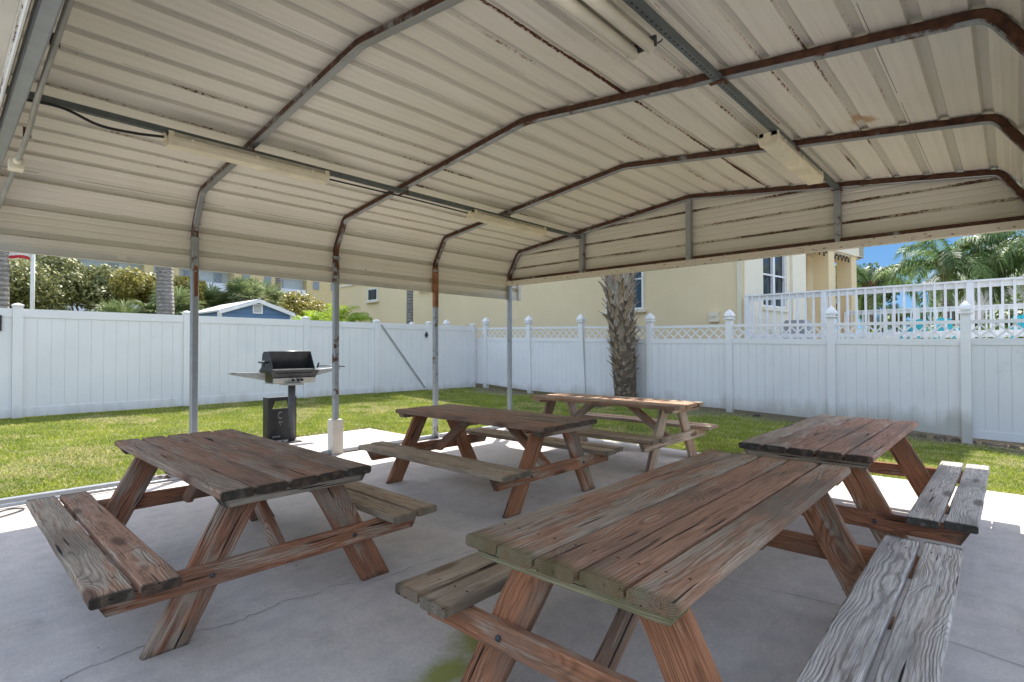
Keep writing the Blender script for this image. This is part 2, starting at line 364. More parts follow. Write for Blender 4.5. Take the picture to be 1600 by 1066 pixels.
def concrete():
    t = NT('concrete'); p = t.pos(); x, y, z = t.xyz(p)
    f = t.noise(p, .55, 6, .6); f2 = t.noise(p, 7, 7, .72); f3 = t.noise(p, 120, 3)
    c = t.mix(t.ramp(f, .35, .68), (.53, .48, .44), (.635, .575, .53))
    c = t.mix(t.ramp(f2, .42, .68, 0, .6), c, (.38, .365, .355))
    br = t.noise(t.mapv(p, (10, 2.0, 1)), 1.0, 5, .65); c = t.mix(t.ramp(br, .48, .72, 0, .5), c, (.62, .58, .55)); br2 = t.noise(t.mapv(p, (14, 3.0, 1), (5, 2, 0)), 1.0, 5, .7); c = t.mix(t.ramp(br2, .55, .72, 0, .45), c, (.34, .325, .32))
    st = t.ramp(t.noise(p, 1.9, 6, .75), .55, .70, 0, .55); c = t.mix(st, c, (.30, .27, .235))
    sp = t.ramp(t.noise(p, 13, 3, .5), .735, .755, 0, .85); c = t.mix(sp, c, (.09, .08, .07))
    gr_ = t.noise(p, 75, 3, .7); c = t.mix(t.ramp(gr_, .38, .62, .28, 0), c, (.30, .275, .255)); gr2 = t.noise(p, 30, 5, .8); c = t.mix(t.ramp(gr2, .54, .68, 0, .35), c, (.36, .33, .30))
    # green algae patch below the near table
    def blob(cx, cy, rx, ry):
        dx = t.math('DIVIDE', t.math('SUBTRACT', x, cx), rx); dy = t.math('DIVIDE', t.math('SUBTRACT', y, cy), ry)
        return t.math('SQRT', t.math('ADD', t.math('MULTIPLY', dx, dx), t.math('MULTIPLY', dy, dy)))
    d = t.math('MINIMUM', blob(-1.665, 1.60, .13, .14), blob(-1.60, 1.36, .10, .17))
    d = t.math('ADD', d, t.math('MULTIPLY', t.math('SUBTRACT', t.noise(p, 9, 5, .7), .5), 1.5))
    c = t.mix(t.ramp(d, .35, 1.35, .92, 0), c, t.mix(f2, (.15, .16, .02), (.32, .32, .05)))
    return t.out(c, .85, t.math('ADD', t.math('MULTIPLY', f3, .5), f2), .25, .004)
M_conc = concrete()
M_crack = simple('crack_dirt', (.13, .12, .11), .95)
M_joint = simple('dark_joint', (.10, .095, .085), .95)

def ground_mat():
    t = NT('lawn_soil'); p = t.pos(); x, y, z = t.xyz(p)
    f = t.noise(p, 1.3, 5); f2 = t.noise(p, 38, 4, .7)
    c = t.mix(t.ramp(f, .38, .62), (.15, .17, .03), (.25, .22, .09))
    c = t.mix(t.ramp(f2, .35, .68), t.mix(.6, c, (.045, .04, .02)), c)
    # bare soil under the lattice fence
    b = t.math('ADD', y, t.math('MULTIPLY', t.math('SUBTRACT', t.noise(p, 2.2, 5), .5), 1.2))
    c = t.mix(t.ramp(b, 9.9, 10.8, 0, .85), c, t.mix(f2, (.07, .055, .035), (.20, .165, .12)))
    return t.out(c, .95, f2, .5, .03)
M_ground = ground_mat()
def leafmat(name, a, b, c3=None, trans=.25, rough=.5):
    t = NT(name); rv = t.attr('rv').outputs['Fac']
    c = t.mix(t.ramp(rv, .15, .75), a, b)
    if c3: c = t.mix(t.ramp(rv, .90, .96), c, c3)
    t.b.inputs['Transmission Weight'].default_value = 0
    m = t.out(c, rough, spec=.4)
    tr = t.n('ShaderNodeBsdfTranslucent'); t.l(c, tr.inputs[0]); mx = t.n('ShaderNodeMixShader'); mx.inputs[0].default_value = trans
    o = [n for n in t.t.nodes if n.type == 'OUTPUT_MATERIAL'][0]
    t.l(t.b.outputs[0], mx.inputs[1]); t.l(tr.outputs[0], mx.inputs[2]); t.l(mx.outputs[0], o.inputs[0])
    return m
M_grass = leafmat('grass_blades', (.13, .20, .025), (.40, .45, .06), (.60, .49, .29), .42)
M_leaf_ol = leafmat('olive_leaves', (.11, .13, .045), (.31, .31, .12), (.38, .37, .17), .25)
M_leaf_yel = leafmat('yellow_olive_leaves', (.14, .14, .03), (.42, .36, .08), (.48, .42, .14), .25)
M_leaf_gr = leafmat('green_leaves', (.05, .09, .025), (.15, .20, .06), (.26, .28, .12), .25)
M_leaf_lime = leafmat('lime_leaves', (.20, .32, .02), (.46, .56, .05), (.5, .5, .1), .4)
M_frond = leafmat('palm_frond', (.07, .13, .04), (.22, .32, .10), (.38, .42, .18), .4)
M_fan = leafmat('fan_palm_leaf', (.10, .14, .05), (.32, .38, .17), (.5, .5, .3), .25)
M_dry = leafmat('dry_frond', (.14, .09, .05), (.30, .21, .12), None, .1, .8)
def bark(name, a, b, ring=0):
    t = NT(name); p = t.obj(); z = t.xyz(p)[2]
    f = t.noise(t.mapv(p, (1, 1, 2.2)), 9, 6, .7)
    c = t.mix(t.ramp(f, .35, .65), a, b)
    h = f
    if ring:
        rg = t.math('SINE', t.math('ADD', t.math('MULTIPLY', z, ring), t.math('MULTIPLY', f, 3)))
        c = t.mix(t.ramp(rg, .5, 1, 0, .6), c, tuple(q*.5 for q in a)); h = t.math('ADD', f, t.math('MULTIPLY', rg, -.3))
    return t.out(c, .9, h, .8, .03)
M_bark = bark('grey_palm_bark', (.15, .135, .12), (.36, .33, .30), 60)
M_barkb = bark('brown_bark', (.10, .08, .055), (.22, .18, .14))
def boot_mat():
    t = NT('palm_boot'); g = t.attr('gc').outputs['Vector']; bo = t.xyz(t.attr('bo').outputs['Vector'])
    f = t.noise(t.mapv(g, (30, 30, 5)), 1.0, 5, .7)
    c = t.mix(t.ramp(bo[0], .1, .9), (.54, .48, .42), (.52, .38, .25))
    c = t.mix(t.ramp(f, .35, .65), t.mix(.72, c, (.04, .03, .02)), c)
    gr = t.ramp(t.noise(t.pos(), 2.5, 3), .60, .72, 0, .5); c = t.mix(gr, c, (.14, .13, .045))
    return t.out(c, .9, f, .6, .01)
M_boot = boot_mat()
def stucco(name, col):
    t = NT(name); p = t.pos(); f = t.noise(p, .8, 5); f2 = t.noise(p, 30, 5, .75)
    c = t.mix(t.ramp(f, .35, .7), tuple(q*.93 for q in col), col)
    st = t.ramp(t.noise(t.mapv(p, (2, 2, .35)), 1.3, 5), .58, .75, 0, .25); c = t.mix(st, c, tuple(q*.75 for q in col))
    return t.out(c, .9, f2, .7, .02)
M_stucco = stucco('cream_stucco', (.84, .69, .44))
M_stucco_l = stucco('pale_stucco', (.80, .73, .57))
M_stucco_y = stucco('yellow_stucco', (.78, .62, .38))
M_wtrim = simple('white_painted_trim', (.80, .80, .78), .45, 0, .04, 3)
M_glass = simple('dark_window_glass', (.035, .05, .06), .08, 0, .25, 1.2, 0, .8)
M_deckwht = simple('white_railing_paint', (.80, .80, .80), .5, 0, .05, 5)
M_deckfl = simple('deck_boards', (.42, .40, .36), .7, 0, .1, 4)
M_siding = (lambda t: t.out(t.mix(t.ramp(t.math('SINE', t.math('MULTIPLY', t.xyz(t.pos())[1], 42)), .8, 1, 0, .4), (.68, .62, .50), (.35, .31, .24)), .6))(NT('porch_ceiling_boards'))
def shedmat():
    t = NT('blue_lap_siding'); p = t.pos(); z = t.xyz(p)[2]
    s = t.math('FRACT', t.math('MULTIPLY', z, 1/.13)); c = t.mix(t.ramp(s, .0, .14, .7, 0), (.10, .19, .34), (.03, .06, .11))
    return t.out(c, .55, s, .6, .02)
M_shed = shedmat()
M_shingle = simple('grey_shingles', (.40, .38, .36), .9, 0, .2, 14)
M_teal = simple('turquoise_plastic', (.02, .42, .50), .4, 0, .08, 4)
M_redc = simple('red_cloth', (.55, .03, .05), .8); M_whitec = simple('white_cloth', (.8, .8, .8), .8)

# ------------------------------------------------------------------ ground
def gz(X, Y):
    X = np.asarray(X, float); Y = np.asarray(Y, float)
    a = np.clip((-X-6.1)/5.7, 0, 1.15); b = np.clip((Y-6.4)/4.75, 0, 1.3)
    t = np.interp(X, [-16, -11.8, -9.7, -6, -4.2, -2.4, -.5, 1.5, 5], [.13, .11, .04, -.015, -.05, -.15, -.265, -.33, -.36])
    return -.022+b*(t+.022)+(1-np.minimum(b, 1))*.16*a
xs = np.concatenate([np.linspace(-400, -30, 12), np.linspace(-25, -13, 8), np.linspace(-12.5, 7, 118), np.linspace(9, 30, 8), np.linspace(40, 400, 10)])
ys = np.concatenate([np.linspace(-400, -14, 12), np.linspace(-12, -2, 8), np.linspace(-1.5, 13, 90), np.linspace(14, 30, 9), np.linspace(40, 500, 12)])
gxx, gyy = np.meshgrid(xs, ys, indexing='ij'); GZ = gz(gxx, gyy)
core = (gxx > -13) & (gxx < 7) & (gyy > -1.5) & (gyy < 13)
GZ = GZ+np.where(core, RNG.normal(0, .006, GZ.shape), 0)
under = (gxx > -6.0) & (gxx < 3.2) & (gyy < 6.2); GZ = np.where(under, -.06, GZ)
pad = (gxx > -7.42) & (gxx < -5.9) & (gyy > 2.7) & (gyy < 4.7); GZ = np.where(pad, -.06, GZ)
V = np.stack([gxx, gyy, GZ], -1).reshape(-1, 3); nx, ny = gxx.shape
I = (np.arange(nx-1)[:, None]*ny+np.arange(ny-1)[None]).ravel(); F = np.stack([I, I+ny, I+ny+1, I+1], 1)
g = np_mesh('ground', V, F, M_ground, smooth=True); tag(g, kind='structure')

# concrete slab with the grill pad, kerb-like edge board and crack
mb = MB()
mb.bbox((-6.0, -6, -.16), (3.3, 6.28, 0)); mb.bbox((-7.45, 2.62, -.16), (-6.006, 4.72, -.004))
cr = [(-2.2, .2), (-2.393, .32), (-2.632, .342), (-2.655, .45), (-2.67, .6), (-2.667, .788), (-2.60, .92), (-2.608, 1.041), (-2.647, 1.18), (-2.60, 1.32), (-2.629, 1.443), (-2.498, 1.671), (-2.52, 1.9), (-2.486, 2.111), (-2.42, 2.35), (-2.5, 2.6)]
def ribbon(mb, pts, wd, z, mi):
    P = []
    rr = random.Random(3)
    for (a, b), (c, d) in zip(pts[:-1], pts[1:]):
        for k in range(6):
            t = k/6; P.append((a+(c-a)*t+rr.gauss(0, .006), b+(d-b)*t+rr.gauss(0, .006)))
    P.append(pts[-1]); V = []
    for i, (a, b) in enumerate(P):
        q = P[min(i+1, len(P)-1)]; p = P[max(i-1, 0)]; d = Vector((q[0]-p[0], q[1]-p[1])).normalized()
        w_ = wd*(.4+.8*rr.random()); V += [(a-d.y*w_, b+d.x*w_, z), (a+d.y*w_, b-d.x*w_, z)]
    mb.add(V, [(2*i, 2*i+1, 2*i+3, 2*i+2) for i in range(len(P)-1)], mi)
ribbon(mb, cr, .0020, .0022, 1)
ribbon(mb, [(-4.2, 4.75), (-4.0, 4.5), (-3.75, 4.42), (-3.6, 4.2), (-3.3, 4.15)], .0022, .0022, 1)
ribbon(mb, [(-1.2, 2.9), (-.6, 3.0), (.1, 2.9), (.8, 3.05)], .0016, .0022, 1)
o = mb.build('concrete_patio', [M_conc, M_crack]); tag(o, kind='structure')
mb = MB(); mb.bbox((-6.115, -6, -.1), (-6.012, 2.6, .022))
o = mb.build('kerb', simple('weathered_edging', (.10, .09, .075), .95, 0, .25, 9)); tag(o, kind='structure')

# grass blades (one mass)
def blades(n, xr, yr, keep, h=(.012, .040)):
    x = RNG.uniform(*xr, n); y = RNG.uniform(*yr, n); k = keep(x, y); x, y = x[k], y[k]; n = len(x)
    z = gz(x, y)-.004; a = RNG.uniform(0, 2*np.pi, n); hh = RNG.uniform(*h, n); ww = RNG.uniform(.0035, .008, n)
    patch = np.sin(x*1.7+np.sin(y*1.3)*2)*np.cos(y*2.1+x*.7)
    lean = RNG.uniform(.3, 1.3, n)*hh; la = RNG.uniform(0, 2*np.pi, n)
    c, s = np.cos(a)*ww, np.sin(a)*ww
    A = np.stack([x-c, y-s, z], 1); B = np.stack([x+c, y+s, z], 1)
    C_ = np.stack([x+np.cos(la)*lean, y+np.sin(la)*lean, z+hh], 1)
    V = np.stack([A, B, C_], 1).reshape(-1, 3); F = np.arange(3*n).reshape(-1, 3)
    patch2 = np.sin(x*4.3+2*np.sin(y*3.1))*np.sin(y*5.2+1.7*np.sin(x*2.9))
    rv = np.clip(RNG.normal(.42+.12*patch+.10*patch2, .18, n), 0, .85); rv = np.where(RNG.random(n) < np.clip(.08+.30*(patch < -.3)*(patch2 > -.2)+.12*(patch2 > .6), 0, 1), .95, rv)
    return V, F, np.repeat(rv, 3)
dist_ok = lambda x, y: (RNG.random(len(x)) < np.clip(1.6-np.hypot(x, y)/14, .35, 1))
off = lambda x, y: ~((x > -6.09) & (x < 3.32) & (y < 6.27)) & ~((x > -7.46) & (x < -5.9) & (y > 2.61) & (y < 4.73))
soil = lambda x, y: RNG.random(len(x)) > np.clip((y+.5*np.sin(x*2.3)+.3*np.sin(x*5.1)-9.6)/1.0, 0, .93)
parts = []
parts.append(blades(430000, (-11.85, -6.0), (.0, 11.2), lambda x, y: off(x, y) & dist_ok(x, y) & soil(x, y) & (y < -x*1.9+3)))
parts.append(blades(330000, (-6.6, 5.0), (6.2, 11.2), lambda x, y: off(x, y) & dist_ok(x, y) & soil(x, y)))
V = np.concatenate([p[0] for p in parts]); n0 = len(parts[0][0]); F = np.concatenate([parts[0][1], parts[1][1]+n0]); rv = np.concatenate([p[2] for p in parts])
o = np_mesh('grass', V, F, M_grass, rv=rv); tag(o, 'short sunlit lawn between the patio and the white fences', 'grass', kind='stuff')

# ------------------------------------------------------------------ carport
XL, XR = -5.9335, .1506; XM = (XL+XR)/2; YF = [.2406+1.524*k for k in range(5)]
Z1, Z2, Z3, A_ = 2.4468, 2.7775, 3.1123, .2087
carport = empty('carport', (XM, 3.3, 0), 'open sided metal carport with rusty arched frames over the picnic tables', 'carport')
def inv(o): o.location = Vector(o.location)-carport.location; return o
def sq(s): h = s*.48; c = h*.75; return [(-h, -c), (-c, -h), (c, -h), (h, -c), (h, c), (c, h), (-c, h), (-h, c)]
def rounded(pts, r=.10):
    P = [Vector(p) for p in pts]; out = [P[0]]
    for a, b, c in zip(P[:-2], P[1:-1], P[2:]):
        d0 = (a-b).normalized(); d1 = (c-b).normalized(); s = b+d0*r; e = b+d1*r
        for t in (0, .33, .67, 1): out.append(s*(1-t)**2+b*2*t*(1-t)+e*t*t)
    return out+[P[-1]]
for k, y in enumerate(YF):
    path = rounded([(XL, y, Z1-.12), (XL, y, Z1), (XL+A_, y, Z2), (XM, y, Z3), (XR-A_, y, Z2), (XR, y, Z1), (XR, y, Z1-.12)], .055)
    mb = MB(); mb.sweep(path, sq(.058), 0, upv=(0, 1, 0))
    o = inv(mb.build('roof_frame', M_part if k <= 1 else (M_vrusty if k == 2 else M_rusty), carport))
    for X, sgn in ((XL, 1), (XR, -1)):
        if k == 0 and X == XR: pass
        mb = MB(); z0 = .412 if (k == 2 and X == XL) else .04
        mb.sweep([(X, y, z0), (X, y, Z1-.10)], sq(.066), 0, upv=(0, 1, 0))
        mb.bbox((X-.036, y-.036, Z1-.115), (X+.036, y+.036, Z1-.09))
        for zz in (Z1-.16, 2.02): mb.box((X+.034*sgn, y, zz), (.012, .016, .016), 0)
        if z0 < .1: mb.box((X+.05*sgn, y, .012), (.07, .03, .012)); mb.box((X+.06*sgn, y, .05), (.014, .014, .08))
        o = inv(mb.build('post', M_zinc, carport))
        if k == 3 and X == XL:
            mb = MB(); mb.sweep([(X, y, 1.83), (X, y, Z1-.06)], sq(.0705), 0, upv=(0, 1, 0)); inv(mb.build('post_sleeve', simple('orange_rust_sleeve', (.30, .13, .06), .8, 0, .25, 8), carport))
        if k == 1 and X == XL:
            mb = MB(); mb.add([(X+.0338, y-.012, 2.08), (X+.0338, y+.02, 2.06), (X+.0338, y+.022, 1.78), (X+.0338, y-.01, 1.76)], [(0, 1, 2, 3)]); inv(mb.build('rust_streak', simple('streak_rust', (.22, .08, .03), .9), carport))
for X in (XL, XR):
    mb = MB(); mb.sweep([(X, -.0, .028), (X, 6.4, .028)], sq(.05)); inv(mb.build('base_rail', M_zinc, carport))

# roof sheet: ribbed profile extruded along Y
off_n = .034
def offset_path(o_):
    base = [(XL, 2.07), (XL, Z1), (XL+A_, Z2), (XM, Z3), (XR-A_, Z2), (XR, Z1), (XR, 2.07)]
    P = [Vector(p) for p in base]; out = []
    for i, p in enumerate(P):
        t0 = (P[i]-P[i-1]).normalized() if i else (P[1]-P[0]).normalized()
        t1 = (P[i+1]-P[i]).normalized() if i < len(P)-1 else t0
        n0 = Vector((-t0.y, t0.x)); n1 = Vector((-t1.y, t1.x)); n = (n0+n1).normalized(); out.append(p+n*(o_/n.dot(n1)))
    return out
pp = offset_path(off_n)
rp = [pp[0]]
for a, b, c in zip(pp[:-2], pp[1:-1], pp[2:]):
    r = .10 if b is not pp[3] else .05
    d0 = (a-b).normalized(); d1 = (c-b).normalized(); s = b+d0*r; e = b+d1*r
    rp += [s*(1-t)**2+b*2*t*(1-t)+e*t*t for t in (0, .25, .5, .75, 1)]
rp.append(pp[-1])
cum = [0]
for a, b in zip(rp[:-1], rp[1:]): cum.append(cum[-1]+(b-a).length)
LT = cum[-1]
def at_s(s):
    s = min(max(s, 0), LT); i = max(0, min(len(rp)-2, int(np.searchsorted(cum, s)-1)))
    t = (rp[i+1]-rp[i]).normalized(); return rp[i]+t*(s-cum[i]), Vector((-t.y, t.x))
mid = LT/2; prof = []      # (s, height, rust)
rust_of = {}
rr = random.Random(11)
for k in range(-18, 19):
    rust_of[k] = rr.choice([.16, .22, .28, .34])
rust_of.update({-9: .42, -5: .40, 4: .66, 6: .46, 7: .42, 8: .50, 9: .52, 10: .44, 2: .40, 3: .34, -12: .2, -2: .3, -7: .46, 5: .38, -14: .38, -15: .40, -16: .42, -17: .36, 10: .42, -11: .36})
k = -20
for k in range(-19, 20):
    c = mid+k*.2345; ru = rust_of.get(k, .1)
    for ds, h, q in ((-.043, 0, .0), (-.033, 0, .7), (-.028, .014, 1.0), (-.021, .023, .35), (.021, .023, .35), (.028, .014, .9), (.033, 0, .6), (.043, 0, .0), (.072, 0, 0), (.078, .0018, 0), (.088, .0018, 0), (.094, 0, 0), (.140, 0, 0), (.146, .0018, 0), (.156, .0018, 0), (.162, 0, 0)):
        s = c+ds
        if 0 < s < LT: prof.append((s, h, ru*q if q else 0))
prof = [(0, 0, .0)]+prof+[(LT, 0, 0)]
for s in cum[1:-1]:
    prof.append((s, None, 0))
prof.sort(key=lambda q: q[0])
pr2 = []
for i, (s, h, q) in enumerate(prof):
    if h is None:
        j = i-1
        while prof[j][1] is None: j -= 1
        k2 = i+1
        while prof[k2][1] is None: k2 += 1
        t = (s-prof[j][0])/max(1e-6, prof[k2][0]-prof[j][0]); h = prof[j][1]*(1-t)+prof[k2][1]*t; q = prof[j][2]*(1-t)+prof[k2][2]*t
    pr2.append((s, h, q))
Ys = np.linspace(-.02, 6.62, 40)
V = []; BO = []
for y in Ys:
    for s, h, q in pr2:
        p, n = at_s(s); sag = .002*math.sin(y*4.1+s*3)+.0016*math.sin(y*9+s*7)
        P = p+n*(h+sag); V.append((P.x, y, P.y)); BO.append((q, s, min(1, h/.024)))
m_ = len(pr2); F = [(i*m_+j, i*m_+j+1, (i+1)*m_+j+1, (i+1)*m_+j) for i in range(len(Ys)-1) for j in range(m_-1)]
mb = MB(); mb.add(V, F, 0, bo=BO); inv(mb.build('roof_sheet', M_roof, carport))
# lap seams of the sheets
mb = MB()
for k in (-13, -9, -5, -1, 2, 6, 10, 14):
    for ds in (.049,):
        p, n = at_s(mid+k*.2345+ds); V = []
        for y in (0, 6.6):
            for a_ in (-.0016, .0016):
                pa, n_ = at_s(mid+k*.2345+ds+a_); q = pa-n*.0022; V.append((q.x, y, q.y))
        mb.add(V, [(0, 1, 3, 2)])
inv(mb.build('lap_seam', M_crack, carport))
# fixing screws in rows beside each frame
mb = MB()
for y in YF:
    for k in range(-14, 15):
        for ds in (.058,):
            p, n = at_s(mid+k*.2345+ds); q = p-n*.004
            mb.box((q.x, y+.045, q.y), (.014, .014, .008))
tag(inv(mb.build('roof_screw', M_rustonly, carport)), kind='stuff')
# eave trims
for X, sg in ((XL-off_n, -1), (XR+off_n, 1)):
    mb = MB(); mb.bbox((X+min(0, sg*.004)-.003, -.02, 2.045), (X+max(0, sg*.004)+.003, 6.62, 2.105)); mb.bbox((X-.003-.02*(sg > 0), -.02, 2.040), (X+.003+.02*(sg < 0), 6.62, 2.046))
    inv(mb.build('eave_trim', M_trimc, carport))
    mb = MB()
    mb.bbox((X-.03, 6.56, 2.05), (X+.03, 6.625, 2.42))
    inv(mb.build('corner_trim', M_trimc, carport))
# gables: header tube, struts, ribbed panel, bottom trim
def roof_under(x):
    x = min(max(x, XL), XR); ax = abs(x-XM); h = XM-XL
    if ax > h-A_: return Z2-(ax-(h-A_))/A_*(Z2-Z1)
    return Z3-(Z3-Z2)*ax/(h-A_)
ZG = 2.345
for gi, (yp, yt, full) in enumerate(((6.385, YF[4], True), (.196, YF[0], False))):
    mb = MB(); mb.sweep([(XL, yt, ZG), (XR, yt, ZG)], sq(.058), 0, upv=(0, 0, 1)); inv(mb.build('gable_header', M_rusty if full else M_zinc, carport))
    V = []; BO = []; zl = []
    for k in range(5):
        z0 = 2.335+k*.205
        for dz, h, q in ((-.03, 0, 0), (-.018, .001, .5), (-.010, .014, 1), (.010, .014, 1), (.018, .001, .5), (.03, 0, 0), (.075, 0, 0), (.08, .003, 0), (.09, .003, 0), (.095, 0, 0), (.135, 0, 0), (.14, .003, 0), (.15, .003, 0), (.155, 0, 0)):
            zl.append((z0+dz, h, q*.52))
    sy = 1 if full else -1
    ncol = 60
    for z, h, q in zl:
        zz = min(z, Z3+.03)
        # half width of gable at this height
        lo, hi = 0, XM-XL+.03
        for _ in range(24):
            m2 = (lo+hi)/2
            if roof_under(XM+m2)+.045 > zz and m2 < XM-XL+.028: lo = m2
            else: hi = m2
        for i in range(ncol+1):
            V.append((XM-lo+2*lo*i/ncol, yp+sy*h, zz)); BO.append((q, z, 0))
    F = [(i*(ncol+1)+j, i*(ncol+1)+j+1, (i+1)*(ncol+1)+j+1, (i+1)*(ncol+1)+j) for i in range(len(zl)-1) for j in range(ncol)]
    mb = MB(); mb.add(V, F, 0, bo=BO); inv(mb.build('gable_panel', M_gable, carport))
    mb = MB()
    if full: mb.bbox((XL-.03, 6.300, 2.262), (XR+.03, 6.306, 2.334)); mb.bbox((XL-.03, 6.3065, 2.262), (XR+.03, 6.375, 2.268)); mb.bbox((XL-.03, 6.3755, 2.262), (XR+.03, 6.381, 2.345))
    else: mb.bbox((XL-.03, .185, 2.29), (XR+.03, .191, 2.40)); mb.bbox((XL-.03, .12, 2.395), (XR+.03, .184, 2.401))
    inv(mb.build('gable_trim', M_trim if full else M_trimc, carport))
for x in (-4.505, -2.897, -1.297):
    mb = MB(); y = YF[4]; zt = roof_under(x)-.03
    mb.bbox((x-.03, y-.034, ZG+.02), (x+.03, y+.03, zt)); mb.bbox((x-.012, y-.041, ZG+.03), (x+.012, y-.034, ZG+.09)); mb.bbox((x-.02, y-.036, ZG-.03), (x+.02, y-.03, ZG+.03))
    inv(mb.build('gable_strut', M_zinc, carport))
# perforated channels
def perf():
    t = NT('perforated_channel'); p = t.pos(); x, y, z = t.xyz(p)
    fy = t.math('SUBTRACT', t.math('FRACT', t.math('DIVIDE', y, .048)), .5)
    obx = t.xyz(t.attr('gc').outputs['Vector'])[0]
    d = t.math('SQRT', t.math('ADD', t.math('MULTIPLY', fy, t.math('MULTIPLY', fy, 5.5)), t.math('POWER', t.math('DIVIDE', obx, .010), 2.0)))
    c = t.mix(t.ramp(d, .50, .62), (.008, .008, .008), t.mix(t.noise(p, 14, 5), (.06, .075, .075), (.16, .18, .18)))
    return t.out(c, .6, None, metal=0)
M_perf = perf()
for x, z, y0 in ((-4.535, 2.873, .22), (-1.295, 2.915, .22)):
    mb = MB()
    def bb(lo, hi): 
        n = len(mb.v); mb.bbox(lo, hi)
        for i in range(n, len(mb.v)): v = mb.v[i]; mb.gc[i] = (v[0]-x, v[1], v[2])
    bb((x-.021, y0, z-.041), (x+.021, 6.40, z-.038)); bb((x-.021, y0, z-.038), (x-.018, 6.40, z)); bb((x+.018, y0, z-.038), (x+.021, 6.40, z))
    inv(mb.build('mounting_channel', M_perf, carport))
    for y in YF: mb = MB(); mb.tube([(x+.035, y, z-.05), (x+.035, y, z+.03)], .006); mb.box((x, y-.04, z-.045), (.10, .03, .006)); mb.box((x+.035, y, z-.05), (.018, .018, .01)); inv(mb.build('hanger_bolt', M_rustonly, carport))
# weld patches of rust + small white ties
mb = MB(); mb.tube([(-2.90, YF[4]-.045, 2.42), (-2.92, YF[4]-.05, 2.33), (-2.89, YF[4]-.05, 2.27), (-2.85, YF[4]-.05, 2.33), (-2.87, YF[4]-.045, 2.42)], .003, seg=6)
inv(mb.build('cable_tie', M_wtrim, carport))

blk = MB(); blk.bbox((XL-.068, YF[2]-.068, 0), (XL+.068, YF[2]+.068, .41))
o = blk.build('concrete_block', simple('pale_concrete_block', (.56, .52, .46), .9, 0, .08, 6))
bv = o.modifiers.new('b', 'BEVEL'); bv.width = .008; bv.segments = 2
YB = YF[2]
tag(o, 'tall pale concrete block around the foot of a carport post beside the grill', 'concrete block')

# ------------------------------------------------------------------ fluorescent lights
def fixture(x, y0, y1, z, label):
    t = empty('fluorescent_light', (x, (y0+y1)/2, z), label, 'ceiling light', 'fluorescent lights under the carport roof')
    L = (y1-y0)/2
    mb = MB(); mb.prism([(-.062, 0), (.062, 0), (.068, -.03), (-.068, -.03)], 'y', -L, L); mb.build('housing', M_house, t)
    mb = MB(); mb.prism([(-.066, -.031), (.066, -.031), (.072, -.055), (.055, -.092), (-.055, -.092), (-.072, -.055)], 'y', -L+.03, L-.03); mb.build('diffuser', M_plast, t)
    for s in (-1, 1):
        mb = MB(); mb.prism([(-.070, .002), (.070, .002), (.076, -.055), (.058, -.096), (-.058, -.096), (-.076, -.055)], 'y', s*L, s*(L-.035))
        mb.box((0, s*(L+.012), -.03), (.05, .024, .04)); mb.box((-.03, s*(L+.003), -.06), (.016, .008, .03)); mb.box((.03, s*(L+.003), -.06), (.016, .008, .03))
        mb.build('end_cap', M_plast, t)
    for f in (-.75, 0, .75):
        for s in (-1, 1): mb = MB(); mb.box((s*.075, f*L, -.045), (.008, .02, .035)); mb.build('clip', M_tube, t)
    return t
fixture(-4.52, 1.15, 2.40, 2.832, 'long yellowed light fitting on the left channel, nearest one there')
fixture(-4.52, 4.18, 5.46, 2.832, 'smaller looking yellowed light fitting on the left channel by the far gable')
fixture(-1.33, 4.28, 5.60, 2.876, 'yellowed light fitting with square end cap on the right channel')
t = empty('fluorescent_light', (-1.40, 1.9, 2.87), 'bare twin tube light fitting at the top edge of the roof', 'ceiling light', 'fluorescent lights under the carport roof')
mb = MB(); mb.bbox((-.05, -.66, -.03), (.05, .63, 0)); mb.build('housing', M_house, t)
for s in (-.048, .048):
    mb = MB(); mb.tube([(s, -.64, -.066), (s, .62, -.066)], .030, seg=14); mb.build('lamp_tube', M_tube, t)
mb = MB(); mb.bbox((-.085, .60, -.075), (.085, .615, -.02)); mb.tube([(.06, .62, -.06), (.085, .66, -.03), (.08, .68, -.01)], .004); mb.build('end_bracket', M_dulliron, t)

# conduit and cables
t = empty('electrical_conduit', (-3, .33, 2.35), 'thin grey conduit pipe with junction box running beside the near header', 'conduit pipe')
mb = MB(); P = [(-.6, .3, 2.44), (-2.263, .3, 2.405), (-2.98, .3, 2.348), (-3.15, .3, 2.325), (-3.40, .3, 2.27), (-3.93, .3, 2.243), (-5.6, .3, 2.20)]
mb.tube([(a+3, b-.33, c-2.35) for a, b, c in P], .0115, seg=12); mb.build('pipe', M_pvc, t)
mb = MB(); mb.box((-3.95+3, -.03, 2.245-2.35), (.09, .06, .05)); mb.tube([(-.87, -.03, -.105), (-.82, -.03, -.10)], .019); mb.build('junction_box', M_plast, t)
for x, z in ((-2.6, 2.378), (-3.45, 2.266)): mb = MB(); mb.box((x+3, -.03, z-2.35+.02), (.010, .030, .045)); mb.build('pipe_clip', M_rustonly, t)
def catmull(P, n=8):
    P = [Vector(p) for p in P]; P = [P[0]*2-P[1]]+P+[P[-1]*2-P[-2]]; out = []
    for i in range(1, len(P)-2):
        for k in range(n):
            t = k/n; a, b, c, d = P[i-1:i+3]
            out.append(.5*((2*b)+(c-a)*t+(2*a-5*b+4*c-d)*t*t+(3*b-a-3*c+d)*t**3))
    return out+[P[-2]]
mb = MB(); mb.tube(catmull([(-4.50, .30, 2.80), (-4.50, .55, 2.815), (-4.50, .75, 2.76), (-4.50, .95, 2.765), (-4.50, 1.13, 2.79)]), .010, seg=8)
c2 = MB(); c2.tube([(-4.56, 2.42, 2.80), (-4.56, 3.29, 2.81), (-4.56, 4.16, 2.805)], .008, seg=8)
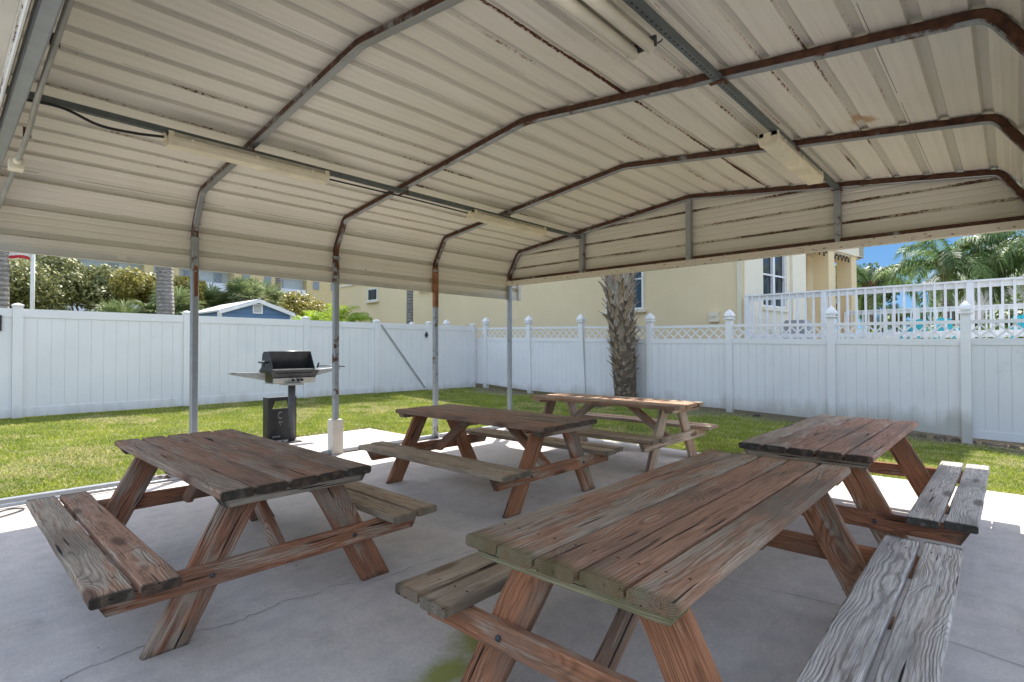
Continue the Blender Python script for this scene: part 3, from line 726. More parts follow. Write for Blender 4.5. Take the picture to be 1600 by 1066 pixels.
tag(c2.build('power_cable', M_cable), 'straight black cable between the two light fittings on the left channel', 'cable')
tag(mb.build('power_cable', M_cable), 'black cable drooping from the left end of the left channel to the nearest light fitting', 'cable')
mb = MB(); mb.tube(catmull([(-5.5, .15, .008), (-5.62, .30, .01), (-5.70, .42, .01), (-5.64, .50, .01), (-5.52, .40, .01), (-5.40, .2, .008)]), .006, seg=6)
tag(mb.build('extension_cord', M_cable), 'thin black cord looped on the sunlit edge of the concrete', 'cord')
for a, b in (((-5.80, -.2), (-5.80, 1.9)),):
    mb = MB(); mb.tube([(a[0], a[1], .022), (b[0], b[1], .022)], .014); tag(mb.build('ground_pipe', M_zinc), 'thin metal pipe lying along the left base rail', 'pipe')

# ------------------------------------------------------------------ picnic tables
ZT, ZB, TH = .655, .362, .038
def picnic_table(cx, cy, rz, mats, L, label, seed, Wd=.712, extra=None, skew=(0, 0)):
    """local x along the table, y across. mats: top, benchL(-y), benchR(+y), leg, support, cleat"""
    rnd = random.Random(seed)
    t = empty('picnic_table', (cx, cy, 0), label, 'picnic table', 'wooden picnic tables under the carport', rz)
    h = L/2; top, bl, br, lg, sp, cl = mats
    mb = MB(); bw = (Wd-4*.012)/5
    for i in range(5):
        y = -Wd/2+bw/2+i*(bw+.012); s0 = skew[0]*y
        mb.board((-h+rnd.uniform(-.008, .008)+s0*skew[1], y, ZT-TH/2), (h+rnd.uniform(-.008, .008)+s0, y, ZT-TH/2), bw, TH, mi=0, ch=.009, rnd=rnd, seg=14)
    if extra == 'nails':
        for sx in (-1, 1):
            for i in range(5):
                for q in (-.03, .035):
                    y = -Wd/2+bw/2+i*(bw+.012)+q; mb.box((sx*(h-.15), y, ZT+.0002), (.007, .007, .002), 1)
    mb.build('tabletop', [top, M_rustonly], t)
    for sg, m in ((-1, bl), (1, br)):
        mb = MB()
        for yy in (.562, .716):
            mb.board((-h+.02+rnd.uniform(-.02, .02), sg*yy, ZB-TH/2+rnd.uniform(-.002, .002)), (h-.005+rnd.uniform(-.02, .02), sg*yy+rnd.uniform(-.006, .006), ZB-TH/2), .134, TH, ch=.006, rnd=rnd, seg=14)
            for sx in (-1, 1):
                for q in (-.03, .035): mb.box((sx*(h-.17), sg*yy+q, ZB+.0005), (.007, .007, .002), 1)
        mb.build('bench_seat', [m, M_rustonly], t)
    for sx in (-1, 1):
        xl = sx*(h-.175-.019); xs = sx*(h-.175+.0205)
        for sg in (-1, 1):
            mb = MB(); mb.board((xl, sg*.502, 0), (xl, sg*.178, ZT-TH-.002), .148, TH, upv=(1, 0, 0), n0=(0, 0, 1), n1=(0, 0, 1), rnd=rnd)
            mb.build('leg', lg, t)
        mb = MB(); mb.board((xs, -.735, ZB-TH-.048), (xs, .735, ZB-TH-.048), .094, TH, upv=(1, 0, 0), rnd=rnd, n0=(0, 1, .55), n1=(0, 1, -.55))
        for sg in (-1, 1):
            mb.tube([(xs+sx*.015, sg*.34, ZB-.085), (xs+sx*.027, sg*.34, ZB-.085)], .011, 1, seg=8)
        mb.build('support_beam', [sp, M_dulliron], t)
        mb = MB(); mb.board((sx*(h-.075), -Wd/2+.025, ZT-TH-.020), (sx*(h-.075), Wd/2-.025, ZT-TH-.020), .089, TH, rnd=rnd, n0=(0, 1, .6), n1=(0, 1, -.6))
        mb.build('cleat', cl, t)
        mb = MB(); mb.board((sx*(h-.205), 0, ZB-TH-.085), (sx*(h-.68), 0, ZT-TH-.040), .085, TH, upv=(0, 1, 0), n0=(0, 0, 1), n1=(0, 0, 1), rnd=rnd)
        mb.build('brace', lg, t)
    mb = MB(); mb.board((0, -Wd/2+.05, ZT-TH-.020), (0, Wd/2-.05, ZT-TH-.020), .089, TH, rnd=rnd); mb.build('cleat', cl, t)
    return t
picnic_table(-3.315, 1.165, 0, (W_dark, W_darkb, W_tan, W_legd, W_legd, W_darkb), 1.865, 'dark brown picnic table at the left with grey brown left bench, beside the sunlit lawn', 1)
picnic_table(-3.50, 3.455, 0, (W_red, W_tan, W_tan, W_leg, W_leg, W_tan), 1.89, 'reddish brown picnic table in the middle with tan benches, beside the concrete block', 2)
picnic_table(-3.46, 5.46, 0, (W_far, W_tan, W_far, W_far, W_far, W_far), 1.91, 'farthest picnic table, its far side in full sun in front of the shaggy palm trunk', 3)
picnic_table(-.912, 4.43, R(90), (W_right, W_tan, W_silv, W_leg, W_legd, W_tan), 1.93, 'picnic table at the right by the lattice fence with pale silver bench with black ends', 4)
t5 = picnic_table(-.935, 2.13, R(90.6), (W_near, W_tan, W_silv, W_leg, W_leg, W_algae), 1.93, 'nearest and largest looking picnic table with green algae on its near edge', 5, extra='nails')
# the right-hand benches lie on the -y side after turning: swap so silver faces +X
for tb in [o for o in COL.objects if o.name.startswith('picnic_table') and abs(o.rotation_euler.z) > 1]:
    bs = [c for c in tb.children if c.name.startswith('bench_seat')]
    m0, m1 = bs[0].data.materials[0], bs[1].data.materials[0]
    bs[0].data.materials[0] = m1; bs[1].data.materials[0] = m0

# ------------------------------------------------------------------ vinyl privacy fence on the left
XFN = -11.817
def post_flat(mb, x, y, z0, z1, s=.127):
    mb.bbox((x-s/2, y-s/2, z0), (x+s/2, y+s/2, z1))
    c = s/2+.012; mb.bbox((x-c, y-c, z1), (x+c, y+c, z1+.022))
    mb.add([(x-c, y-c, z1+.022), (x+c, y-c, z1+.022), (x+c, y+c, z1+.022), (x-c, y+c, z1+.022), (x, y, z1+.055)], [(0, 1, 4), (1, 2, 4), (2, 3, 4), (3, 0, 4), (3, 2, 1, 0)])
def vpanel(mb, along, c, a, b, z0, z1, bw=.178, top=.14, bot=.15, lattice=0, mi=0):
    """tongue and groove panel; along 'x' or 'y', constant other coordinate c, from a to b"""
    def bx(a0, a1, c0, c1, zz0, zz1, m=mi):
        if along == 'y': mb.bbox((c0, a0, zz0), (c1, a1, zz1), m)
        else: mb.bbox((a0, c0, zz0), (a1, c1, zz1), m)
    zt = z1-lattice
    bx(a, b, c-.022, c+.022, z0, z0+bot); bx(a, b, c-.022, c+.022, zt-top, zt)
    bx(a, b, c-.004, c+.004, z0+bot+.001, zt-top-.001)
    n = max(1, round((b-a)/bw)); w_ = (b-a)/n
    for i in range(n): 
        e = .0018; bx(a+i*w_+e, a+(i+1)*w_-e, c-.011, c+.011, z0+bot+.0005, zt-top-.0005)
    if lattice:
        bx(a, b, c-.02, c+.02, z1-.055, z1)
        l0, l1 = zt+.0, z1-.055; hgt = l1-l0; st = .2; k = a-hgt*1.3
        i = 0
        while k < b:
            for sgn, cc in ((1, c-.0045), (-1, c+.0045)):
                x0, x1 = (k, k+hgt); w2 = .017
                # clip to [a,b]
                q0, q1 = max(x0, a), min(x1, b)
                if q1-q0 > .01:
                    f0, f1 = (q0-x0)/hgt, (q1-x0)/hgt
                    za, zb_ = (l0+f0*hgt, l0+f1*hgt) if sgn > 0 else (l1-f0*hgt, l1-f1*hgt)
                    d = Vector((q1-q0, zb_-za)).normalized(); nx_, nz_ = -d.y*w2, d.x*w2
                    V = []
                    for dc in (-.004, .004):
                        for (u, v) in ((q0-nx_, za-nz_), (q1-nx_, zb_-nz_), (q1+nx_, zb_+nz_), (q0+nx_, za+nz_)):
                            u = min(max(u, a), b); v = min(max(v, l0-.002), l1+.002)
                            V.append((cc+dc, u, v) if along == 'y' else (u, cc+dc, v))
                    mb.add(V, [(0, 3, 2, 1), (4, 5, 6, 7), (0, 1, 5, 4), (1, 2, 6, 5), (2, 3, 7, 6), (3, 0, 4, 7)], mi)
            k += st
fence = empty('vinyl_fence', (XFN, 5, .1), 'plain white vinyl privacy fence behind the grill with flat capped posts', 'fence')
def fi(o): o.location = -Vector(fence.location); return o
pys = [-4.0, -1.5, .94, 3.384, 5.804, 7.668, 9.349, 11.0]
for i, y in enumerate(pys):
    mb = MB(); z0 = float(gz(XFN, y))-.02; post_flat(mb, XFN, y, z0, 1.955 if i < 6 else 1.97); fi(mb.build('fence_post', M_vinyl, fence))
for i, (a, b) in enumerate(zip(pys[:-1], pys[1:])):
    if i in (5,): continue
    mb = MB(); vpanel(mb, 'y', XFN, a+.064, b-.064, .155 if i != 6 else .12, 1.917 if i < 5 else 1.93); fi(mb.build('fence_panel', M_vinyl, fence))
gate = empty('fence_gate', (XFN, 8.5, .13), 'white gate with a diagonal brace and black latch in the left fence', 'gate')
def gi(o): o.location = -Vector(gate.location); return o
mb = MB(); vpanel(mb, 'y', XFN, 7.668+.09, 9.349-.10, .14, 1.925, bw=.16); gi(mb.build('gate_panel', M_vinyl, gate))
mb = MB(); p0 = Vector((XFN+.028, 7.80, 1.87)); p1 = Vector((XFN+.028, 9.20, .19)); mb.sweep([p0, p1], [(-.022, -.006), (.022, -.006), (.022, .006), (-.022, .006)], upv=(1, 0, 0)); gi(mb.build('diagonal_brace', simple('dull_aluminium', (.42, .43, .44), .5, .4), gate))
mb = MB(); mb.bbox((XFN+.03, 9.19, 1.62), (XFN+.06, 9.33, 1.66)); mb.bbox((XFN+.03, 9.22, 1.57), (XFN+.05, 9.26, 1.72)); mb.bbox((XFN+.03, 9.30, 1.59), (XFN+.06, 9.34, 1.65)); gi(mb.build('gate_latch', M_black, gate))
mb = MB(); mb.bbox((XFN+.02, .66, 1.55), (XFN+.05, .75, 1.80)); tag(mb.build('gate_hinge', M_black), 'black hinge plate on the white fence at the left edge', 'hinge')

# lattice topped fence along the far side
YR = 11.15
lat = empty('lattice_fence', (-4, YR, 0), 'white vinyl fence with lattice top and pointed post caps behind the tables', 'fence')
def li(o): o.location = -Vector(lat.location); return o
lx = [-16.86, -15.03, -13.2, -11.40, -9.70, -7.905, -6.045, -4.245, -2.40, -.53, 1.30, 3.13, 4.96]
lt = [1.90, 1.89, 1.885, 1.88, 1.854, 1.817, 1.762, 1.745, 1.710, 1.690, 1.67, 1.65, 1.63]
lb = [.25, .24, .23, .22, .115, .085, .040, .010, -.055, -.165, -.20, -.24, -.26]
for i, x in enumerate(lx):
    z1 = lt[i]+.10; s = .127; mb = MB(); z0 = float(gz(x, YR))-.03 if i > 3 else .0
    tilt = .10 if i == 5 else (.05 if i == 4 else 0)
    n = len(mb.v)
    mb.bbox((x-s/2, YR-s/2, z0), (x+s/2, YR+s/2, z1))
    # gothic cap: square profile lathe
    prof = [(.074, 0), (.074, .022), (.050, .030), (.050, .050), (.072, .060), (.070, .085), (.055, .125), (.030, .165), (.008, .195), (0, .20)]
    V = []; F = []
    for r_, h_ in prof:
        for a_, b_ in ((-1, -1), (1, -1), (1, 1), (-1, 1)): V.append((x+a_*r_*1.22, YR+b_*r_*1.22, z1+h_*1.05))
    for q in range(len(prof)-1):
        for j in range(4): F.append((q*4+j, q*4+(j+1) % 4, (q+1)*4+(j+1) % 4, (q+1)*4+j))
    mb.add(V, F)
    if tilt:
        for q in range(n, len(mb.v)): v = mb.v[q]; mb.v[q] = (v[0]-(v[2]-z0)*tilt*.5+.04, v[1], v[2])
    li(mb.build('fence_post', M_vinyl, lat))
for i in range(len(lx)-1):
    mb = MB(); a, b = lx[i]+.064, lx[i+1]-.064
    n0 = 0; z0 = (lb[i]+lb[i+1])/2; z1 = (lt[i]+lt[i+1])/2
    vpanel(mb, 'x', YR, a, b, z0, z1, bw=.152, top=.105, bot=.125, lattice=.29)
    for q in range(len(mb.v)):       # shear the panel to follow the ground
        v = mb.v[q]; f = (v[0]-a)/(b-a); top_s = lt[i]*(1-f)+lt[i+1]*f-z1; bot_s = lb[i]*(1-f)+lb[i+1]*f-z0; k = (v[2]-z0)/(z1-z0)
        mb.v[q] = (v[0], v[1], v[2]+bot_s*(1-k)+top_s*k)
    li(mb.build('fence_panel', M_vinyl_st if i in (9, 10) else M_vinyl, lat))
mb = MB()
for k in range(9): mb.tube([(-3.66, 10.86+k*.022, -.10), (-3.66, 10.87+k*.022, -.10)], .062 if k % 2 else .055, seg=14, caps=(k > 0))
mb.tube([(-3.66, 10.86, -.10), (-3.66, 11.1, -.10)], .048, seg=14)
tag(mb.build('drain_pipe', M_black), 'black corrugated drain pipe end poking out under the lattice fence', 'drain pipe')
# rough boards/rocks below the right fence panels
mb = MB()
rr = random.Random(5)
for k in range(26):
    x = -2.6+k*.19+rr.uniform(-.05, .05); s = rr.uniform(.05, .09); z = float(gz(x, 11.1))
    V = []
    for a_ in range(8): V.append((x+math.cos(a_*.785)*s*rr.uniform(.9, 1.5), 11.20+math.sin(a_*.785)*s*rr.uniform(.5, .8), z-.02))
    for a_ in range(8): V.append((V[a_][0]*.8+x*.2, V[a_][1]*.8+11.2*.2, z+rr.uniform(.03, .06)))
    mb.add(V, [tuple(range(8))[::-1], tuple(range(8, 16))]+[(i, (i+1) % 8, 8+(i+1) % 8, 8+i) for i in range(8)])
tag(mb.build('rubble', simple('rubble_stone', (.22, .18, .14), .95, 0, .3, 12)), 'rough stones in the gap under the lattice fence', 'rubble', kind='stuff')
mb = MB()
for (a, b, c, d) in ((-.05, .02, .04, -.015), (.0, 0, .06, .03), (.02, .0, .03, -.035), (-.03, .01, -.055, -.03)): mb.tube([(a, 0, b), (c, -.01, d)], .006, seg=6)
o = mb.build('dry_leaf', M_black, loc=(-6.92, 11.105, .87)); tag(o, 'small dark shrivelled leaf stuck to the lattice fence left of the palm trunk', 'leaf')
# moss disc on fence near trunk
mb = MB(); V = [(.0+.11*math.cos(a), 0, .30*math.sin(a)) for a in np.linspace(0, 2*math.pi, 20, endpoint=False)]; 

# ------------------------------------------------------------------ grill
GX, GY = -7.143, 3.316
gr = empty('pedestal_grill', (GX, GY, 0), 'open black gas grill with steel side shelves on a grey pedestal', 'grill')
mb = MB(); mb.tube([(0, 0, 0), (0, 0, .775)], .047, seg=20); mb.bbox((-.10, -.10, .0), (.10, .10, .012)); mb.build('pedestal', M_dulliron, gr)
mb = MB(); mb.bbox((-.16, -.10, .765), (.10, .12, .79)); mb.build('mount_plate', M_stainless, gr)
Y0, Y1 = -.27, .335
mb = MB()   # firebox: tapered trough open at the top
T = [(.06, Y0-.035), (.06, Y1+.035), (-.34, Y1+.035), (-.34, Y0-.035)]; Bt = [(-.01, Y0+.04), (-.01, Y1-.03), (-.29, Y1-.03), (-.29, Y0+.04)]
V = [(x, y, .965) for x, y in T]+[(x, y, .80) for x, y in Bt]; V += [(x*.93-.01, y*.94, .965) for x, y in T]+[(x, y, .83) for x, y in Bt]
F = [(i, (i+1) % 4, 4+(i+1) % 4, 4+i) for i in range(4)]+[(4, 5, 6, 7)]+[(8+i, 12+i, 12+(i+1) % 4, 8+(i+1) % 4) for i in range(4)]+[(12, 13, 14, 15)]+[(i, 8+i, 8+(i+1) % 4, (i+1) % 4) for i in range(4)]
mb.add(V, F); 
for k in range(9): mb.box((.046, Y0+.06+k*.055, .925), (.012, .030+.01*(k % 3), .012), 1)
mb.build('firebox', [M_blacksteel, M_black], gr)
mb = MB()
for k in range(24): mb.tube([(-.31, Y0+.02+k*.024, .972), (.035, Y0+.02+k*.024, .972)], .004, seg=5)
mb.bbox((-.02, Y0, .966), (.05, Y1-.06, .982)); mb.build('grate', M_stainless, gr)
mb = MB(); mb.prism([(.015, .865), (.035, .86), (.03, .795), (-.0, .785), (-.25, .785), (-.25, .80), (-.0, .80)], 'y', Y0+.01, Y1-.02); mb.build('control_panel', M_stainless, gr)
for ky in (-.0, .07, .12):
    mb = MB(); mb.tube([(.03, ky, .83), (.058, ky, .83)], .017, seg=12); mb.box((.062, ky, .83), (.008, .006, .03)); mb.build('knob', M_black, gr)
mb = MB()   # raised hood: back, top lip and two cheeks
hp = [(-.34, .975), (-.30, 1.18), (-.255, 1.215), (-.10, 1.215)]
Lh0, Lh1 = Y0-.0, Y1-.02
for (a, b) in zip(hp[:-1], hp[1:]):
    d = Vector((b[0]-a[0], b[1]-a[1])).normalized(); n = Vector((d.y, -d.x))*.006
    mb.prism([(a[0], a[1]), (b[0], b[1]), (b[0]+n.x, b[1]+n.y), (a[0]+n.x, a[1]+n.y)], 'y', Lh0, Lh1)
mb.add([(-.10, Lh0, 1.215), (-.10, Lh1, 1.215), (-.16, Lh1+.0, .99), (-.16, Lh0, .99)], [(0, 1, 2, 3)])
for yy in (Lh0, Lh1-.005): mb.prism([(-.34, .975), (.03, .975), (-.10, 1.215), (-.255, 1.215), (-.30, 1.18)], 'y', yy, yy+.006)
mb.prism([(-.345, .965), (.05, .965), (.035, .99), (-.34, .99)], 'y', Lh0-.012, Lh0-.0015)
mb.build('hood', M_blacksteel, gr)
mb = MB(); mb.tube([(-.11, Lh0, 1.219), (-.11, Lh1, 1.219)], .005); mb.build('hood_edge', M_stainless, gr)
mb = MB(); mb.tube([(-.30, Lh0-.055, 1.08), (-.10, Lh0-.055, 1.085)], .009, 0); mb.box((-.13, Lh0-.028, 1.07), (.02, .055, .02), 1); mb.box((-.13, Lh0-.05, 1.045), (.02, .012, .07), 1); mb.box((-.28, Lh0-.028, 1.07), (.02, .055, .02), 1); mb.build('hood_handle', [M_stainless, M_black], gr)
mb = MB(); mb.prism([(Y0-.04, .835), (Y0-.04, .93), (-.735, .955), (-.745, .925)], 'x', -.22, -.10)
for q in (-.725, -.705, -.685): mb.box((-.097, q, .942), (.006, .006, .006), 1)
mb.build('side_shelf', [M_stainless, M_black], gr)
mb = MB(); mb.prism([(Y1+.03, .87), (Y1+.03, .955), (.76, .985), (.76, .955)], 'x', -.20, -.08); mb.build('side_shelf', M_stainless, gr)
mb = MB(); mb.tube([(.0, Y1+.04, 1.01), (0, .55, 1.012), (.01, .78, .995)], .008); mb.tube([(.0, Y1+.03, .99), (0, Y1+.05, 1.06)], .012); mb.build('cooking_tool', M_black, gr)

bx = empty('black_case', (-7.36, 3.27, 0), 'black upright case with a cut out handle standing behind the grill pedestal', 'case')
mb = MB(); w0, w1 = -.185, .215; Hh = .59; d0, d1 = -.15, .0
mb.prism([(w0, 0), (w0+.045, 0), (w0+.045, Hh), (w0, Hh)], 'x', d0, d1); mb.prism([(w1-.045, 0), (w1, 0), (w1, Hh), (w1-.045, Hh)], 'x', d0, d1)
mb.prism([(w0+.045, Hh-.05), (w1-.045, Hh-.05), (w1-.045, Hh), (w0+.045, Hh)], 'x', d0, d1)
mb.prism([(w0+.046, 0), (w1-.046, 0), (w1-.046, .43), (w0+.046, .43)], 'x', d1-.07, d1-.03)
mb.prism([(w0+.046, .43), (w0+.075, .43), (w0+.12, .55), (w0+.046, .55)], 'x', d1-.07, d1-.03); mb.prism([(w1-.046, .43), (w1-.075, .43), (w1-.12, .55), (w1-.046, .55)], 'x', d1-.07, d1-.03)
mb.build('case_body', M_black, bx)
mb = MB(); X0 = d1-.027
arc = [(X0, .0+.028*math.cos(a), .34+.045*math.sin(a)) for a in np.linspace(.9, 5.4, 10)]; mb.tube(arc, .007, seg=5)
mb.tube([(X0, -.015, .26), (X0, .0, .20)], .007, seg=5); mb.tube([(X0, -.03, .245), (X0, .03, .25)], .006, seg=5)
mb.build('white_lettering', M_whitemark, bx)
mb = MB()
for k in range(6): mb.box((X0, -.10+k*.018, .05), (.004, .013, .02))
mb.build('small_lettering', M_whitemark, bx)

# ------------------------------------------------------------------ vegetation helpers
def crown(cs, rs, n, ls, seed=1, flat=.8):
    """leaf quads scattered in shells of clump ellipsoids. cs (k,3), rs (k,3)"""
    rg = np.random.default_rng(seed); cs = np.array(cs, float); rs = np.array(rs, float); k = len(cs)
    pr = rs.prod(1)**(2/3); pr = pr/pr.sum(); idx = rg.choice(k, n, p=pr)
    d = rg.normal(size=(n, 3)); d /= np.linalg.norm(d, axis=1)[:, None]; rad = rg.uniform(.35, 1.05, n)**.6
    P = cs[idx]+d*rs[idx]*rad[:, None]
    nrm = d+rg.normal(size=(n, 3))*.9; nrm[:, 2] += .4; nrm /= np.linalg.norm(nrm, axis=1)[:, None]
    t = np.cross(nrm, rg.normal(size=(n, 3))); t /= np.linalg.norm(t, axis=1)[:, None]; b = np.cross(nrm, t)
    s = ls*rg.uniform(.6, 1.4, n)[:, None]
    V = np.stack([P-t*s, P-b*s*.55, P+t*s, P+b*s*.55], 1).reshape(-1, 3); F = np.arange(4*n).reshape(-1, 4)
    cr_ = rg.random(k)*.25
    rv = np.clip(rg.normal(.40, .2, n)+cr_[idx]-.1+.12*d[:, 2], 0, 1)
    return V, F, np.repeat(rv, 4)
def clumps(c, R3, k, seed, r=.38):
    rg = np.random.default_rng(seed); d = rg.normal(size=(k, 3)); d /= np.linalg.norm(d, axis=1)[:, None]; d[:, 2] = np.abs(d[:, 2])*1.0-.25
    q = rg.uniform(.35, .85, k)[:, None]; cs = np.array(c)+d*np.array(R3)*q
    rs = np.array(R3)*r*rg.uniform(.65, 1.3, (k, 1)); rs = np.clip(rs, .15, None); return cs, rs
def branches(mb, base, cs, r0, seed):
    rg = random.Random(seed); b = Vector(base); fork = b+Vector((rg.uniform(-.1, .1), rg.uniform(-.1, .1), (min(c[2] for c in cs)-b.z)*.55))
    mb.tube([b, (b+fork)/2+Vector((.05, .03, 0)), fork], r0, seg=8, radii=[r0, r0*.85, r0*.7])
    for c in cs[:9]:
        c = Vector(c); m = (fork+c)/2+Vector((rg.uniform(-.2, .2), rg.uniform(-.2, .2), .1)); mb.tube([fork, m, c], r0*.5, seg=6, radii=[r0*.5, r0*.3, r0*.1])
def leafy_tree(x, y, z0, H, R3, n, ls, mat, label, seed, name='tree', cat='tree', group=None, k=16, r=.4):
    t = empty(name, (x, y, z0), label, cat, group)
    cs, rs = clumps((0, 0, H-R3[2]*.75), R3, k, seed, r)
    V, F, rv = crown(cs, rs, n, ls, seed); np_mesh('crown', V, F, mat, t, rv)
    mb = MB(); branches(mb, (0, 0, 0), cs.tolist(), .09 if H > 2 else .04, seed); mb.build('trunk', M_barkb, t)
    return t
def fan_leaves(c, n, rad, seed, nseg=16, droop=.5):
    """fan palm crown: each leaf a petiole plus a round fan of narrow blades"""
    rg = np.random.default_rng(seed); Vs = []; Fs = []; Rv = []; cnt = 0
    for i in range(n):
        az = rg.uniform(0, 2*np.pi); el = rg.uniform(-.55, 1.3); d = np.array([np.cos(az)*np.cos(el), np.sin(az)*np.cos(el), np.sin(el)])
        pl = rad*rg.uniform(.4, .6); hub = np.array(c)+d*pl; hub[2] -= .08*pl
        side = np.cross(d, [0, 0, 1]); side /= np.linalg.norm(side)+1e-6; upn = np.cross(side, d)
        fr = rad*rg.uniform(.42, .6); rv = np.clip(rg.normal(.45, .2), 0, 1)
        if el < -.3 and rg.random() < .3: rv = .95
        w = .012*rad; Vs += [np.array(c)-side*w, np.array(c)+side*w, hub+side*w*.7, hub-side*w*.7]; Fs.append([cnt, cnt+1, cnt+2, cnt+3]); Rv += [rv]*4; cnt += 4
        for a in np.linspace(-2.0, 2.0, nseg):
            a2 = a+rg.normal()*.04; dr = d*np.cos(a2)+side*np.sin(a2)+upn*.25*np.cos(a2*.8); L = fr*(1-.12*abs(a))*rg.uniform(.85, 1.1)
            ww = side*np.cos(a2)-d*np.sin(a2); ww = ww*fr*.085
            m = hub+dr*L*.55; e = hub+dr*L; e[2] -= droop*L*.45
            Vs += [hub, m+ww*.5, e, m-ww*.5]; Fs.append([cnt, cnt+1, cnt+2, cnt+3]); Rv += [np.clip(rv+rg.normal()*.12, 0, 1)]*4; cnt += 4
    return np.array(Vs), np.array(Fs), np.array(Rv)
def feather_leaves(c, n, L, seed, elr=(-.1, 1.25), nl=44, ll=.34, droop=1.0, az0=None):
    """pinnate fronds arching from c"""
    rg = np.random.default_rng(seed); Vs = []; Fs = []; Rv = []; cnt = 0
    for i in range(n):
        az = rg.uniform(0, 2*np.pi) if az0 is None else az0[i % len(az0)]; el = rg.uniform(*elr); h = np.array([np.cos(az), np.sin(az), 0]); sd = np.array([-h[1], h[0], 0])
        Lf = L*rg.uniform(.8, 1.1); P = [np.array(c, float)]; e = el; N = 14
        for k in range(N):
            P.append(P[-1]+(h*np.cos(e)+np.array([0, 0, np.sin(e)]))*Lf/N); e -= droop*(.07+.16*(k/N)); e = max(e, -1.4)
        P = np.array(P); rb = np.clip(rg.normal(.42, .16), 0, .85)
        for k in range(N):
            w = L*.010*(1-k/N*.8); Vs += [P[k]-sd*w, P[k]+sd*w, P[k+1]+sd*w, P[k+1]-sd*w]; Fs.append([cnt, cnt+1, cnt+2, cnt+3]); Rv += [rb+.15]*4; cnt += 4
        for q in range(nl):
            f = .12+.88*q/nl; s = f*N; k = min(int(s), N-1); b = P[k]+(P[k+1]-P[k])*(s-k); tn = P[k+1]-P[k]; tn /= np.linalg.norm(tn)
            for sg in (-1, 1):
                l_ = ll*L/1.9*(math.sin(min(1, f*1.15)*math.pi*.78)*.75+.3)*rg.uniform(.8, 1.15)
                d = sd*sg*rg.uniform(.55, .85)+tn*.65+np.array([0, 0, rg.uniform(-.25, .35)]); d /= np.linalg.norm(d)
                m = b+d*l_*.5; en = b+d*l_; en[2] -= l_*rg.uniform(.35, .7); w = tn*(.009 if nl > 70 else .011)*L
                Vs += [b-w*.5, m+w, en, m-w]; Fs.append([cnt, cnt+1, cnt+2, cnt+3]); Rv += [np.clip(rb+rg.normal()*.1, 0, 1)]*4; cnt += 4
    return np.array(Vs), np.array(Fs), np.array(Rv)
def trunk_mb(pts, r0, r1, seg=12):
    mb = MB(); n = 16; P = catmull(pts, n); rad = [r0+(r1-r0)*i/(len(P)-1)+random.gauss(0, r0*.02) for i in range(len(P))]
    mb.tube(P, r0, seg=seg, radii=rad); return mb

# shaggy palm in front of the lattice fence
PX, PY = -6.60, 10.78
pz = float(gz(PX, PY))
palm = empty('shaggy_palm', (PX, PY, pz), 'palm tree with a shaggy trunk of old frond stubs before the lattice fence', 'palm tree')
mb = trunk_mb([(.10, .05, -.05), (.06, .03, 1.2), (-.02, 0, 2.4), (-.05, 0, 4.2), (-.05, 0, 6.2)], .24, .36, 16)
mb.build('trunk', simple('dark_palm_core', (.13, .095, .065), .95, 0, .3, 12), palm)
mb = MB(); rr = random.Random(21); NB = 400
for i in range(NB):
    z = .02+i*(4.6/NB); az = i*2.39996+rr.uniform(-.2, .2); f = min(1, z/3)
    cx = .10-.14*f; r0 = .20+.15*f; dirv = Vector((math.cos(az), math.sin(az), 0)); sd = Vector((-dirv.y, dirv.x, 0))
    Lb = rr.uniform(.24, .42)*(.8+.5*f); out_ = rr.uniform(.30, .80)*(1.0 if z > .4 else .6); tw = rr.uniform(-.7, .7)
    if rr.random() < .07: Lb *= 1.25; out_ = 1.1
    b = Vector((cx, .03*(1-f), z-.05))+dirv*r0*.85; V = []; G = []
    for k in range(5):
        q = k/4; c = b+Vector((0, 0, 1))*Lb*q*(1-.25*out_*q)+dirv*Lb*out_*(.25*q+.45*q*q)+sd*tw*Lb*.55*q*q
        wd = (.060*(1-q)**.8+.016)*(1.1 if k else 1); th = .014*(1-q*.6)
        sdd = (sd-dirv*tw*.35*q).normalized()
        for a_, b_ in ((-wd, 0), (0, -th*1.2), (wd, 0), (0, th*1.4)):
            V.append(c+sdd*a_+dirv*b_*1.0); G.append((a_*1+i, b_, q*Lb))
    F = [(k*4+j, k*4+(j+1) % 4, (k+1)*4+(j+1) % 4, (k+1)*4+j) for k in range(4) for j in range(4)]+[(16, 17, 18, 19)]
    mb.add(V, F, 0, gc=G, bo=(rr.random(), 0, 0))
mb.build('frond_stubs', M_boot, palm)
V, F, rv = fan_leaves((-.05, 0, 6.3), 34, 1.9, 5, 20, .5); np_mesh('crown', V, F, M_fan, palm, rv)

